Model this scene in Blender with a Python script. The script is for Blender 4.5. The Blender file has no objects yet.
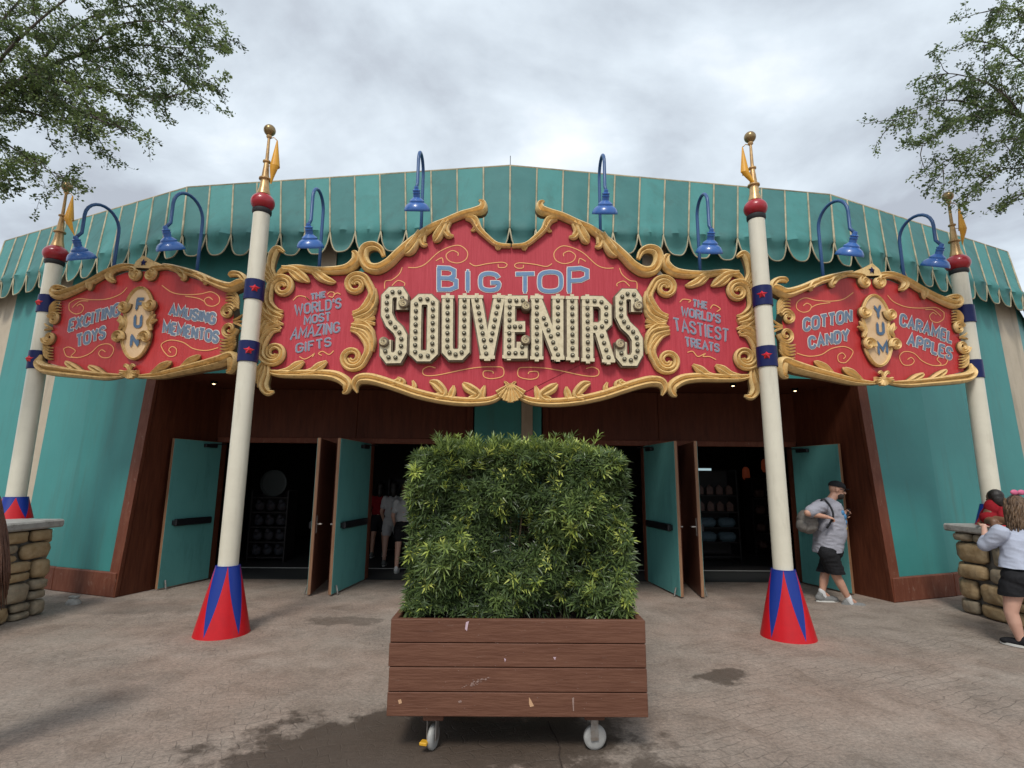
import bpy, bmesh, math, random
from mathutils import Vector, Matrix
random.seed(7)
R = math.radians
scene = bpy.context.scene
COL = scene.collection
# ---------------------------------------------------------------- camera
FPX = 540.0; PITCH = R(10.1); YAW = R(0.4); ROLL = R(0.45)
CAM = Vector((0, 0, 1.7))
fwd = Vector((math.sin(YAW)*math.cos(PITCH), math.cos(YAW)*math.cos(PITCH), math.sin(PITCH)))
r0 = Vector((math.cos(YAW), -math.sin(YAW), 0)); u0 = r0.cross(fwd)
rgt = r0*math.cos(ROLL) + u0*math.sin(ROLL); upv = u0*math.cos(ROLL) - r0*math.sin(ROLL)
cd = bpy.data.cameras.new('camera'); cam = bpy.data.objects.new('camera', cd); COL.objects.link(cam)
cam.matrix_world = Matrix(((rgt.x, upv.x, -fwd.x, CAM.x), (rgt.y, upv.y, -fwd.y, CAM.y), (rgt.z, upv.z, -fwd.z, CAM.z), (0, 0, 0, 1)))
cd.sensor_width = 36; cd.lens = 36*FPX/1024; cd.clip_end = 2000; cd.clip_start = 0.05
scene.camera = cam
def ray(px, py): return fwd + rgt*((px-512)/FPX) - upv*((py-384)/FPX)
def at(px, py, Y): d = ray(px, py); return CAM + d*(Y/d.y)
def onz(px, py, z): d = ray(px, py); return CAM + d*((z-CAM.z)/d.z)
# ---------------------------------------------------------------- materials
def mat(name, c, rough=.6, metal=0, c2=None, scale=6, detail=6, bump=0, bscale=40, spec=.5, thr=(.35,.7), coord='Object', stretch=None, coat=0):
    m = bpy.data.materials.new(name); m.use_nodes = True; nt = m.node_tree; N = nt.nodes; L = nt.links
    b = N['Principled BSDF']; b.inputs['Roughness'].default_value = rough; b.inputs['Metallic'].default_value = metal
    b.inputs['Specular IOR Level'].default_value = spec; b.inputs['Base Color'].default_value = (*c, 1)
    b.inputs['Coat Weight'].default_value = coat
    tc = N.new('ShaderNodeTexCoord'); src = tc.outputs[coord]
    if stretch:
        mp = N.new('ShaderNodeMapping'); mp.inputs['Scale'].default_value = stretch; L.new(src, mp.inputs[0]); src = mp.outputs[0]
    if c2:
        n = N.new('ShaderNodeTexNoise'); n.inputs['Scale'].default_value = scale; n.inputs['Detail'].default_value = detail
        n.inputs['Roughness'].default_value = .65
        L.new(src, n.inputs['Vector']); r = N.new('ShaderNodeValToRGB')
        r.color_ramp.elements[0].position = thr[0]; r.color_ramp.elements[0].color = (*c, 1)
        r.color_ramp.elements[1].position = thr[1]; r.color_ramp.elements[1].color = (*c2, 1)
        L.new(n.outputs[0], r.inputs[0]); L.new(r.outputs[0], b.inputs['Base Color'])
    if bump:
        n2 = N.new('ShaderNodeTexNoise'); n2.inputs['Scale'].default_value = bscale; n2.inputs['Detail'].default_value = 5
        L.new(src, n2.inputs['Vector']); bp = N.new('ShaderNodeBump'); bp.inputs['Strength'].default_value = bump; bp.inputs['Distance'].default_value = .02
        L.new(n2.outputs[0], bp.inputs['Height']); L.new(bp.outputs[0], b.inputs['Normal'])
    return m
def emit(name, c, s):
    m = bpy.data.materials.new(name); m.use_nodes = True; b = m.node_tree.nodes['Principled BSDF']
    b.inputs['Base Color'].default_value = (*c, 1); b.inputs['Emission Color'].default_value = (*c, 1); b.inputs['Emission Strength'].default_value = s
    return m
def leafmat(name, stops, trans=.25, rough=.45):
    m = bpy.data.materials.new(name); m.use_nodes = True; nt = m.node_tree; N = nt.nodes; L = nt.links
    b = N['Principled BSDF']; b.inputs['Roughness'].default_value = rough
    a = N.new('ShaderNodeAttribute'); a.attribute_name = 'tint'
    r = N.new('ShaderNodeValToRGB'); e = r.color_ramp.elements
    e[0].position = stops[0][0]; e[0].color = (*stops[0][1], 1); e[1].position = stops[-1][0]; e[1].color = (*stops[-1][1], 1)
    for p, c in stops[1:-1]: q = e.new(p); q.color = (*c, 1)
    L.new(a.outputs['Fac'], r.inputs[0]); L.new(r.outputs[0], b.inputs['Base Color'])
    t = N.new('ShaderNodeBsdfTranslucent'); L.new(r.outputs[0], t.inputs[0])
    mx = N.new('ShaderNodeMixShader'); mx.inputs[0].default_value = trans
    L.new(b.outputs[0], mx.inputs[1]); L.new(t.outputs[0], mx.inputs[2]); L.new(mx.outputs[0], N['Material Output'].inputs[0])
    return m
M = {}
M['teal'] = mat('teal_paint', (.030,.215,.203), .55, c2=(.040,.245,.228), scale=1.2, bump=.25, bscale=3, thr=(.3,.75))
M['teal_door'] = mat('teal_door_paint', (.085,.28,.265), .6, c2=(.10,.31,.295), scale=2, bump=.05, bscale=30)
M['beige'] = mat('beige_paint', (.46,.39,.29), .65, c2=(.38,.32,.23), scale=2, bump=.1, bscale=20)
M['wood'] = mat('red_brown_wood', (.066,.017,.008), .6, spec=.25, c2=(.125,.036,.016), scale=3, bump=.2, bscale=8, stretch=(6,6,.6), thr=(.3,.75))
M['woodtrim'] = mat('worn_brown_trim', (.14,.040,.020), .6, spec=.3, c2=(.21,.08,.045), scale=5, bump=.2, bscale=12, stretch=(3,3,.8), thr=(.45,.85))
M['awnA'] = mat('awning_canvas_light', (.038,.185,.172), .7, c2=(.050,.21,.197), scale=2.5, bump=.45, bscale=2.2)
M['awnB'] = mat('awning_canvas_dark', (.030,.135,.128), .7, c2=(.041,.16,.152), scale=2.5, bump=.45, bscale=2.2)
M['piping'] = mat('beige_piping', (.40,.35,.23), .7, c2=(.17,.15,.09), scale=3, thr=(.4,.7))
M['sidefill'] = mat('greyblue_lettering', (.115,.17,.25), .6, c2=(.15,.20,.27), scale=12)
M['red'] = mat('sign_red', (.38,.024,.038), .6, spec=.35, c2=(.50,.055,.075), scale=5, bump=.15, bscale=14, stretch=(9,9,.5), thr=(.3,.75))
M['redside'] = mat('sign_red_deep', (.40,.022,.022), .45, c2=(.48,.035,.035), scale=4, bump=.12, bscale=12, stretch=(9,9,.5))
M['goldedge_shade'] = mat('gold_edge_shade', (.13,.075,.03), .7, c2=(.22,.13,.05), scale=12)  # shade of the carved recesses, put into the colour of scroll edges
M['edge'] = mat('sign_edge_dark', (.10,.06,.03), .7)
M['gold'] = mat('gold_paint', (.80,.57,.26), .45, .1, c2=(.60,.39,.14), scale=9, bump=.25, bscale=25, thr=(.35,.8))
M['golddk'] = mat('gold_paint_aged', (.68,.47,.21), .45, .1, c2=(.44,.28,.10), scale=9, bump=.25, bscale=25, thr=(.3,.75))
M['yline'] = mat('yellow_line_paint', (.74,.36,.13), .6)
M['cream'] = mat('cream_letter_enamel', (.66,.57,.38), .5, c2=(.42,.34,.20), scale=18, thr=(.45,.8), bump=.05)
M['letterside'] = mat('letter_return_brown', (.20,.15,.10), .6, c2=(.10,.07,.04), scale=10)
M['socket'] = mat('bulb_socket', (.05,.045,.03), .5, .4)
M['bulb'] = mat('frosted_bulb', (.30,.27,.18), .15, .1, spec=.8)
M['bluefill'] = mat('blue_lettering', (.10,.20,.36), .6, c2=(.14,.24,.38), scale=10)
M['white'] = mat('white_outline_paint', (.66,.62,.58), .6)
M['navy'] = mat('navy_lettering', (.05,.11,.19), .6, c2=(.09,.14,.22), scale=12)
M['lilac'] = mat('pale_outline_paint', (.50,.36,.41), .6)
M['slate'] = mat('faded_slate_lettering', (.16,.22,.30), .65, c2=(.22,.24,.3), scale=12)
M['lampblue'] = mat('blue_enamel', (.022,.10,.34), .33, c2=(.03,.12,.38), scale=5, coat=.3)
M['pipeblue'] = mat('blue_pipe_paint', (.02,.075,.2), .4, c2=(.03,.09,.24), scale=5)
M['polew'] = mat('ivory_pole_paint', (.66,.62,.50), .38, c2=(.58,.54,.43), scale=2, bump=.04, bscale=6, coat=.2)
M['red_gloss'] = mat('red_gloss_paint', (.55,.006,.012), .32, c2=(.47,.006,.012), scale=3, coat=.3)
M['ballred'] = mat('ball_red_paint', (.36,.008,.018), .33, c2=(.28,.01,.018), scale=5, coat=.25)
M['blue_gloss'] = mat('blue_gloss_paint', (.007,.028,.20), .42, c2=(.01,.035,.24), scale=3, spec=.3)
M['bandblue'] = mat('navy_band_paint', (.004,.009,.075), .4, spec=.3)
M['starred'] = mat('star_red_paint', (.6,.02,.03), .4)
M['rubber'] = mat('black_rubber', (.012,.012,.014), .6)
M['finial'] = mat('finial_gold', (.62,.40,.18), .35, .45, c2=(.33,.2,.09), scale=9)
M['ballgold'] = mat('bronze_ball', (.35,.24,.11), .3, .6, c2=(.2,.14,.07), scale=16)
M['flag'] = mat('yellow_pennant_metal', (.68,.33,.015), .5, c2=(.55,.25,.015), scale=6)
M['stone'] = mat('river_stone', (.25,.165,.075), .75, c2=(.38,.28,.16), scale=9, bump=.9, bscale=11, thr=(.3,.7), coord='Object')
M['stone2'] = mat('river_stone_grey', (.17,.145,.105), .75, c2=(.33,.26,.17), scale=9, bump=.9, bscale=11, thr=(.3,.7))
M['mortar'] = mat('grey_mortar', (.12,.11,.095), .9, c2=(.17,.155,.13), scale=20, bump=.6)
M['medal'] = mat('peach_medallion_paint', (.66,.46,.27), .55, c2=(.58,.38,.2), scale=8)
M['cap'] = mat('grey_cap_stone', (.38,.37,.34), .75, c2=(.28,.27,.25), scale=9, bump=.3, bscale=30)
M['plank'] = mat('brown_stained_plank', (.108,.044,.026), .6, spec=.25, c2=(.155,.070,.043), scale=4, bump=.3, bscale=9, stretch=(.8,6,6), thr=(.3,.75))
M['soil'] = mat('dark_soil', (.03,.02,.013), .95, c2=(.06,.04,.03), scale=40, bump=.8)
M['stem'] = mat('woody_stem', (.09,.06,.035), .8, c2=(.14,.10,.06), scale=20)
M['bark'] = mat('grey_bark', (.10,.085,.07), .9, c2=(.06,.05,.04), scale=9, bump=.6, bscale=20)
M['steel'] = mat('caster_steel', (.42,.41,.39), .4, .7, c2=(.25,.2,.16), scale=20)
M['wheel'] = mat('grey_caster_wheel', (.36,.36,.34), .6, c2=(.26,.25,.24), scale=20)
M['yellow'] = mat('yellow_plastic', (.6,.32,.02), .5)
M['chip'] = mat('bare_wood_chip', (.5,.30,.17), .8)
M['scuff'] = mat('pale_scuff', (.27,.18,.15), .8, c2=(.18,.10,.08), scale=30)
M['bar'] = mat('black_bar_metal', (.015,.015,.018), .35, .3)
M['dooredge'] = mat('door_edge_wood', (.30,.16,.085), .55, c2=(.2,.10,.05), scale=8, stretch=(5,5,.5))
M['brownleaf'] = mat('door_outer_brown', (.10,.035,.02), .45, c2=(.15,.055,.03), scale=3, stretch=(6,6,.6))
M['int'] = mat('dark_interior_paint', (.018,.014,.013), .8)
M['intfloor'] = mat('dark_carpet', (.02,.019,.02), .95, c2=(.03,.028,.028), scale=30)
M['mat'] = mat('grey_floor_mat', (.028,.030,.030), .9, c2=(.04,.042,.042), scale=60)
M['strip'] = mat('pale_threshold', (.4,.4,.38), .5)
M['roof'] = mat('grey_roof_felt', (.16,.17,.17), .9, c2=(.12,.12,.12), scale=3)
M['glow'] = emit('warm_downlight', (1,.75,.42), 3)
M['glow2'] = emit('warm_shop_lamp', (.35,.07,.03), .05)
M['screen'] = emit('pale_screen', (.55,.75,.8), .35)
def grime(m, dirt, amt, sc=(1.2,1.2,.12), low=0, scale=3.0, thr=(.52,.75)):
    nt = m.node_tree; N = nt.nodes; L = nt.links; b = N['Principled BSDF']; g = N.new('ShaderNodeNewGeometry') ; mp = N.new('ShaderNodeMapping'); mp.inputs['Scale'].default_value = sc
    L.new(g.outputs['Position'], mp.inputs[0]); n = N.new('ShaderNodeTexNoise'); n.inputs['Scale'].default_value = scale; n.inputs['Detail'].default_value = 8; n.inputs['Roughness'].default_value = .7; L.new(mp.outputs[0], n.inputs['Vector'])
    r = N.new('ShaderNodeMapRange'); r.inputs['From Min'].default_value = thr[0]; r.inputs['From Max'].default_value = thr[1]; r.inputs['To Max'].default_value = amt; L.new(n.outputs[0], r.inputs['Value']); f = r.outputs[0]
    if low:
        s = N.new('ShaderNodeSeparateXYZ'); L.new(g.outputs['Position'], s.inputs[0]); n2 = N.new('ShaderNodeTexNoise'); n2.inputs['Scale'].default_value = 5; n2.inputs['Detail'].default_value = 8; L.new(g.outputs['Position'], n2.inputs['Vector'])
        a = N.new('ShaderNodeMath'); a.operation = 'MULTIPLY_ADD'; a.inputs[1].default_value = -1.2*low; L.new(n2.outputs[0], a.inputs[0]); L.new(s.outputs[2], a.inputs[2])
        r2 = N.new('ShaderNodeMapRange'); r2.inputs['From Min'].default_value = -low*.25; r2.inputs['From Max'].default_value = -low*.65; r2.inputs['To Max'].default_value = .6; L.new(a.outputs[0], r2.inputs['Value'])
        q = N.new('ShaderNodeMath'); q.operation = 'MAXIMUM'; L.new(f, q.inputs[0]); L.new(r2.outputs[0], q.inputs[1]); f = q.outputs[0]
    mx = N.new('ShaderNodeMix'); mx.data_type = 'RGBA'; L.new(f, mx.inputs['Factor']); mx.inputs['B'].default_value = (*dirt, 1)
    if b.inputs['Base Color'].links: L.new(b.inputs['Base Color'].links[0].from_socket, mx.inputs['A'])
    else: mx.inputs['A'].default_value = b.inputs['Base Color'].default_value
    L.new(mx.outputs['Result'], b.inputs['Base Color'])
grime(M['teal'], (.05,.10,.085), .45, low=.5)
grime(M['beige'], (.16,.14,.10), .6)
grime(M['awnA'], (.035,.11,.095), .6, (1.5,1.5,.35), scale=2.5); grime(M['awnB'], (.022,.075,.065), .6, (1.5,1.5,.35), scale=2.5)
grime(M['polew'], (.30,.27,.20), .5, (3,3,.5), thr=(.55,.8)); grime(M['woodtrim'], (.32,.22,.17), .6, (2,2,1), scale=9, thr=(.6,.72)); grime(M['teal_door'], (.03,.12,.115), .5, (2,2,.4))
grime(M['plank'], (.22,.15,.12), .5, (1,1,4), scale=7, thr=(.62,.74)); grime(M['cap'], (.12,.11,.09), .7, (2,2,2), scale=3, thr=(.5,.7)); grime(M['red_gloss'], (.2,.02,.02), .5)
grime(M['gold'], (.24,.14,.05), .45, (6,6,6), scale=3, thr=(.52,.68)); grime(M['golddk'], (.18,.10,.035), .6, (6,6,6), scale=3, thr=(.5,.66))
# ---------------------------------------------------------------- mesh builder
def rootloc(p):
    v = Vector((0,0,0))
    while p is not None: v += p.location; p = p.parent
    return v
class MB:
    def __init__(s): s.v = []; s.f = []; s.m = []; s.t = None
    def face(s, pts, mi=0):
        n = len(s.v); s.v += [tuple(p) for p in pts]; s.f.append(tuple(range(n, n+len(pts)))); s.m.append(mi)
    def add(s, vs, fs, mi=0):
        n = len(s.v); s.v += [tuple(p) for p in vs]; s.f += [tuple(i+n for i in f) for f in fs]; s.m += [mi]*len(fs)
    def box(s, c, d, X=(1,0,0), Y=(0,1,0), Z=(0,0,1), b=0, mi=0):   # c centre, d full sizes
        c = Vector(c); X = Vector(X).normalized(); Y = Vector(Y).normalized(); Z = Vector(Z).normalized(); h = [k/2 for k in d]
        if b <= 0:
            vs = [c + X*h[0]*i + Y*h[1]*j + Z*h[2]*k for k in (-1,1) for j in (-1,1) for i in (-1,1)]
            s.add(vs, [(0,2,3,1),(4,5,7,6),(0,1,5,4),(2,6,7,3),(0,4,6,2),(1,3,7,5)], mi); return
        vs = []
        for k in (-1,1):
            for j in (-1,1):
                for i in (-1,1):
                    for q in range(3):
                        e = [h[0], h[1], h[2]]
                        for w in range(3):
                            if w != q: e[w] -= b
                        vs.append(c + X*e[0]*i + Y*e[1]*j + Z*e[2]*k)
        s.hull(vs, mi)
    def hull(s, vs, mi=0):
        bm = bmesh.new()
        for v in vs: bm.verts.new(v)
        r = bmesh.ops.convex_hull(bm, input=bm.verts[:])
        dead = [g for g in r['geom_interior'] if isinstance(g, bmesh.types.BMVert)]
        if dead: bmesh.ops.delete(bm, geom=dead, context='VERTS')
        bmesh.ops.dissolve_limit(bm, angle_limit=.01, verts=bm.verts[:], edges=bm.edges[:])
        bm.verts.index_update()
        s.add([v.co.copy() for v in bm.verts], [tuple(v.index for v in f.verts) for f in bm.faces], mi); bm.free()
    def lathe(s, c, prof, n=24, axis=(0,0,1), mi=0, closed=True, phase=0, sx=1, sy=1):     # prof [(r,h)]
        c = Vector(c); Z = Vector(axis).normalized(); X = Z.orthogonal().normalized() if abs(Z.z) < .999 else Vector((1,0,0)); Yv = Z.cross(X)
        vs = []
        for (r, h) in prof:
            for i in range(n):
                a = 2*math.pi*i/n + phase
                vs.append(c + Z*h + X*(math.cos(a)*r*sx) + Yv*(math.sin(a)*r*sy))
        fs = []
        for k in range(len(prof)-1):
            for i in range(n):
                j = (i+1) % n; fs.append((k*n+i, k*n+j, (k+1)*n+j, (k+1)*n+i))
        if closed:
            fs.append(tuple(range(n))[::-1]); fs.append(tuple((len(prof)-1)*n+i for i in range(n)))
        s.add(vs, fs, mi)
    def tube(s, pts, rad, n=8, mi=0, cap=True):
        pts = [Vector(p) for p in pts]
        if not isinstance(rad, (list, tuple)): rad = [rad]*len(pts)
        t = (pts[1]-pts[0]).normalized(); X = t.orthogonal().normalized(); vs = []; fs = []
        for k, p in enumerate(pts):
            a = pts[max(k-1,0)]; b = pts[min(k+1,len(pts)-1)]; t = (b-a)
            if t.length < 1e-9: t = Vector((0,0,1))
            t.normalize(); X = (X - t*X.dot(t));
            X = X.normalized() if X.length > 1e-6 else t.orthogonal().normalized()
            Y = t.cross(X)
            for i in range(n):
                q = 2*math.pi*i/n; vs.append(p + X*math.cos(q)*rad[k] + Y*math.sin(q)*rad[k])
        for k in range(len(pts)-1):
            for i in range(n):
                j = (i+1) % n; fs.append((k*n+i, k*n+j, (k+1)*n+j, (k+1)*n+i))
        if cap: fs.append(tuple(range(n))[::-1]); fs.append(tuple((len(pts)-1)*n+i for i in range(n)))
        s.add(vs, fs, mi)
    def sphere(s, c, r, n=16, m=10, sc=(1,1,1), mi=0):
        c = Vector(c); vs = [c + Vector((0,0,r*sc[2]))]; fs = []
        for k in range(1, m):
            p = math.pi*k/m
            for i in range(n):
                a = 2*math.pi*i/n; vs.append(c + Vector((math.sin(p)*math.cos(a)*r*sc[0], math.sin(p)*math.sin(a)*r*sc[1], math.cos(p)*r*sc[2])))
        vs.append(c - Vector((0,0,r*sc[2]))); e = len(vs)-1
        for i in range(n): fs.append((0, 1+i, 1+(i+1)%n)); fs.append((e, e-n+(i+1)%n, e-n+i))
        for k in range(m-2):
            for i in range(n):
                j = (i+1) % n; fs.append((1+k*n+i, 1+(k+1)*n+i, 1+(k+1)*n+j, 1+k*n+j))
        s.add(vs, fs, mi)
    def build(s, name, mats, parent=None, smooth=False, angle=None, fixn=False):
        me = bpy.data.meshes.new(name); off = rootloc(parent)
        me.from_pydata([(v[0]-off.x, v[1]-off.y, v[2]-off.z) for v in s.v], [], s.f)
        if not isinstance(mats, (list, tuple)): mats = [mats]
        if mats[0] in (M['gold'], M['golddk']) and len(mats) == 1: mats = [mats[0], M['goldedge_shade']]
        for m in mats: me.materials.append(m)
        if len(mats) > 1: me.polygons.foreach_set('material_index', s.m)
        if fixn:
            bm = bmesh.new(); bm.from_mesh(me); bmesh.ops.recalc_face_normals(bm, faces=bm.faces); bm.to_mesh(me); bm.free()
        if smooth:
            me.polygons.foreach_set('use_smooth', [True]*len(me.polygons))
            if angle: me.set_sharp_from_angle(angle=R(angle))
        if s.t is not None:
            a = me.attributes.new('tint', 'FLOAT', 'FACE'); a.data.foreach_set('value', s.t)
        me.update(); o = bpy.data.objects.new(name, me); COL.objects.link(o); o.parent = parent
        return o
def empty(name, loc, label=None, cat=None, group=None):
    o = bpy.data.objects.new(name, None); COL.objects.link(o); o.location = loc; o.empty_display_size = .1
    if label: tag(o, label, cat, group)
    return o
def tag(o, label=None, cat=None, group=None, kind=None):
    if label: o['label'] = label
    if cat: o['category'] = cat
    if group: o['group'] = group
    if kind: o['kind'] = kind
    return o
def copy_tree(o, parent=None):
    c = o.copy(); COL.objects.link(c); c.parent = parent
    for ch in list(o.children): copy_tree(ch, c)
    return c
def lerp(a, b, t): return a + (b-a)*t
def catmull(pts, n=5):
    out = []; P = [tuple(p) for p in pts]; P = [P[0]] + P + [P[-1]]
    for i in range(1, len(P)-2):
        for k in range(n):
            t = k/n; out.append(tuple(.5*((2*b)+(c-a)*t+(2*a-5*b+4*c-d)*t*t+(-a+3*b-3*c+d)*t**3) for a, b, c, d in zip(P[i-1], P[i], P[i+1], P[i+2])))
    out.append(P[-2]); return out
# ---------------------------------------------------------------- glyphs
OC = [(.5,1),(.82,.95),(1,.76),(1,.24),(.82,.05),(.5,0),(.18,.05),(0,.24),(0,.76),(.18,.95),(.5,1)]
G = {
'A': (.95, [[(0,0),(.5,1),(1,0)],[(.2,.34),(.8,.34)]]),
'B': (.8, [[(0,0),(0,1)],[(0,1),(.6,1),(.88,.9),(.88,.64),(.6,.53),(0,.53)],[(.6,.53),(1,.42),(1,.12),(.65,0),(0,0)]]),
'C': (.85, [[(1,.74),(.85,.93),(.5,1),(.17,.94),(0,.75),(0,.25),(.17,.06),(.5,0),(.85,.07),(1,.26)]]),
'D': (.85, [[(0,0),(0,1)],[(0,1),(.6,1),(.9,.86),(1,.62),(1,.38),(.9,.14),(.6,0),(0,0)]]),
'E': (.75, [[(0,0),(0,1)],[(0,1),(1,1)],[(0,.52),(.75,.52)],[(0,0),(1,0)]]),
'F': (.72, [[(0,0),(0,1)],[(0,1),(1,1)],[(0,.52),(.75,.52)]]),
'G': (.9, [[(1,.76),(.85,.93),(.5,1),(.17,.94),(0,.75),(0,.25),(.17,.06),(.5,0),(.85,.06),(1,.2),(1,.45),(.58,.45)]]),
'H': (.85, [[(0,0),(0,1)],[(1,0),(1,1)],[(0,.5),(1,.5)]]),
'I': (.05, [[(.5,0),(.5,1)]]),
'L': (.7, [[(0,1),(0,0)],[(0,0),(1,0)]]),
'M': (1.1, [[(0,0),(0,1),(.5,.3),(1,1),(1,0)]]),
'N': (.85, [[(0,0),(0,1)],[(0,1),(1,0)],[(1,0),(1,1)]]),
'O': (.9, [OC]),
'P': (.78, [[(0,0),(0,1)],[(0,1),(.65,1),(1,.88),(1,.58),(.65,.46),(0,.46)]]),
'R': (.82, [[(0,0),(0,1)],[(0,1),(.65,1),(1,.88),(1,.6),(.65,.48),(0,.48)],[(.45,.48),(1,0)]]),
'S': (.78, [[(1,.78),(.82,.96),(.5,1),(.15,.94),(0,.76),(.1,.6),(.5,.51),(.9,.41),(1,.25),(.85,.06),(.5,0),(.18,.04),(0,.22)]]),
'T': (.8, [[(.5,0),(.5,1)],[(0,1),(1,1)]]),
'U': (.85, [[(0,1),(0,.25),(.17,.05),(.5,0),(.83,.05),(1,.25),(1,1)]]),
'V': (.9, [[(0,1),(.5,0),(1,1)]]),
'W': (1.25, [[(0,1),(.26,0),(.5,.75),(.74,0),(1,1)]]),
'X': (.85, [[(0,0),(1,1)],[(0,1),(1,0)]]),
'Y': (.85, [[(0,1),(.5,.48),(1,1)],[(.5,.48),(.5,0)]]),
'Z': (.8, [[(0,1),(1,1),(0,0),(1,0)]]),
"'": (.05, [[(.5,1),(.4,.72)]]),
' ': (.4, []),
}
def ribbon(pts, w):                       # 2-D mitred outline pairs
    n = len(pts); closed = (abs(pts[0][0]-pts[-1][0])+abs(pts[0][1]-pts[-1][1])) < 1e-6
    if closed: pts = pts[:-1]; n -= 1
    out = []
    for i in range(n):
        p = pts[i]; a = pts[i-1] if (i or closed) else None; b = pts[(i+1) % n] if (i < n-1 or closed) else None
        def nrm(q, r):
            d = Vector((r[0]-q[0], r[1]-q[1])); d.normalize(); return Vector((-d.y, d.x))
        if a is None: m = nrm(p, b)
        elif b is None: m = nrm(a, p)
        else:
            n1 = nrm(a, p); n2 = nrm(p, b); m = n1+n2
            if m.length < .3: m = n1
            else:
                m.normalize(); m = m/max(m.dot(n1), .5)
        out.append((Vector(p)+m*w/2, Vector(p)-m*w/2))
    return out, closed
def serifs(strokes, asp, sl):
    ends = []; res = []
    for st in strokes:
        if st[0] == st[-1]: continue
        for e, nx in ((st[0], st[1]), (st[-1], st[-2])):
            steep = abs(e[1]-nx[1]) > abs((e[0]-nx[0])*asp)*.8
            if steep and (abs(e[1]) < .02 or abs(e[1]-1) < .02):
                res.append([(e[0]-sl/max(asp,.15), e[1]), (e[0]+sl/max(asp,.15), e[1])])
    return res
# ---------------------------------------------------------------- sign planes
class Plane:
    def __init__(s, O, U):
        s.O = Vector(O); s.U = Vector(U).normalized(); s.V = Vector((0,0,1)); s.N = s.V.cross(s.U)*-1
        if s.N.y > 0: s.N = -s.N
    def uv(s, px, py):
        d = ray(px, py); t = (s.O-CAM).dot(s.N)/d.dot(s.N); p = CAM + d*t - s.O
        return (p.dot(s.U), p.dot(s.V))
    def w(s, u, v, h=0): return s.O + s.U*u + s.V*v + s.N*h
def text(pl, word, quad, fill, line, par, w=.028, ow=.014, serif=0, h=0, gap=.24, name='painted_word', mirror=False):
    BL, BR, TL, TR = [pl.uv(*q) for q in quad]
    H = math.hypot(TL[0]-BL[0], TL[1]-BL[1]); Wd = math.hypot(BR[0]-BL[0], BR[1]-BL[1])
    tot = sum(G[c][0] for c in word) + gap*(len(word)-1) + w/H
    k = 1.0/tot; x = w/H/2*k; mb = MB(); mo = MB(); jj = 0
    iv = w/H/2
    for c in word:
        gw, sts = G[c]; sts = list(sts)
        if serif: sts = sts + serifs(sts, gw*k*Wd/H, serif)
        for st in sts:
            pts = []
            for (a, b) in st:
                tx = x + a*gw*k; ty = iv + b*(1-2*iv)
                lo = (lerp(BL[0],BR[0],tx), lerp(BL[1],BR[1],tx)); hi = (lerp(TL[0],TR[0],tx), lerp(TL[1],TR[1],tx))
                pts.append((lerp(lo[0],hi[0],ty), lerp(lo[1],hi[1],ty)))
            if len(pts) > 6: 
                cl = pts[0] == pts[-1]; pts = catmull(pts, 3)
                if cl: pts[-1] = pts[0]
            for (m, ww, hh) in ((mo, w+2*ow, .004), (mb, w, .009)):
                pp = pts
                if m is mo and pts[0] != pts[-1]:
                    d0 = Vector((pts[0][0]-pts[1][0], pts[0][1]-pts[1][1])).normalized()*ow; d1 = Vector((pts[-1][0]-pts[-2][0], pts[-1][1]-pts[-2][1])).normalized()*ow
                    pp = [(pts[0][0]+d0.x, pts[0][1]+d0.y)] + list(pts[1:-1]) + [(pts[-1][0]+d1.x, pts[-1][1]+d1.y)]
                rb, cl = ribbon(pp, ww); hz = h+hh+jj*.0003
                for i in range(len(rb)-(0 if cl else 1)):
                    a, b = rb[i], rb[(i+1) % len(rb)]
                    m.face([pl.w(q.x, q.y, hz) for q in (a[0], a[1], b[1], b[0])])
            jj = (jj+1) % 12
        x += (gw+gap)*k
    o = MB(); o.v = mo.v; o.f = mo.f; o.m = [0]*len(mo.f)
    o.add(mb.v, mb.f, 1)
    return o.build(name, [line, fill], par)
def fili(pl, paths, par, w=.012, h=.004, m=None, n='painted_flourish'):
    for i, p in enumerate(paths):
        mb = MB(); pts = catmull([pl.uv(*q) for q in p], 6)
        rb, cl = ribbon(pts, w)
        for k in range(len(rb)-1):
            a, b = rb[k], rb[k+1]; mb.face([pl.w(q.x, q.y, h+i*.0004) for q in (a[0], a[1], b[1], b[0])])
        mb.build(n, m or M['yline'], par)
PROF = [(-1.02,-.5),(-1,.12),(-.84,.62),(-.52,.86),(-.24,.52),(-.02,.22),(.18,.50),(.5,.74),(.84,.52),(1,.08),(1.02,-.5)]
def scroll(mb, pl, pts, h=.02, k=1, flip=False, res=4):      # pts in (u,v,r)
    P = catmull(pts, res); rings = []
    for i, p in enumerate(P):
        a = P[max(i-1,0)]; b = P[min(i+1,len(P)-1)]; d = Vector((b[0]-a[0], b[1]-a[1]))
        if d.length < 1e-9: d = Vector((1,0))
        d.normalize(); n = Vector((-d.y, d.x)); r = max(p[2], .003)
        if flip: n = -n
        rings.append([pl.w(p[0]+n.x*q*r, p[1]+n.y*q*r, h + e*r*1.25*k) for q, e in PROF])
    m = len(PROF); vs = [v for r_ in rings for v in r_]; fs = []
    for i in range(len(rings)-1):
        for j in range(m):
            j2 = (j+1) % m; fs.append((i*m+j, i*m+j2, (i+1)*m+j2, (i+1)*m+j))
    fs.append(tuple(range(m))); fs.append(tuple((len(rings)-1)*m+j for j in range(m)))
    mb.add(vs, fs)
    mb.m[-len(fs):] = [1 if (i < (len(rings)-1)*m and (i % m) in (0, m-2, m-1)) else 0 for i in range(len(fs))]  # side and back faces take the painted-in shade colour
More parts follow.
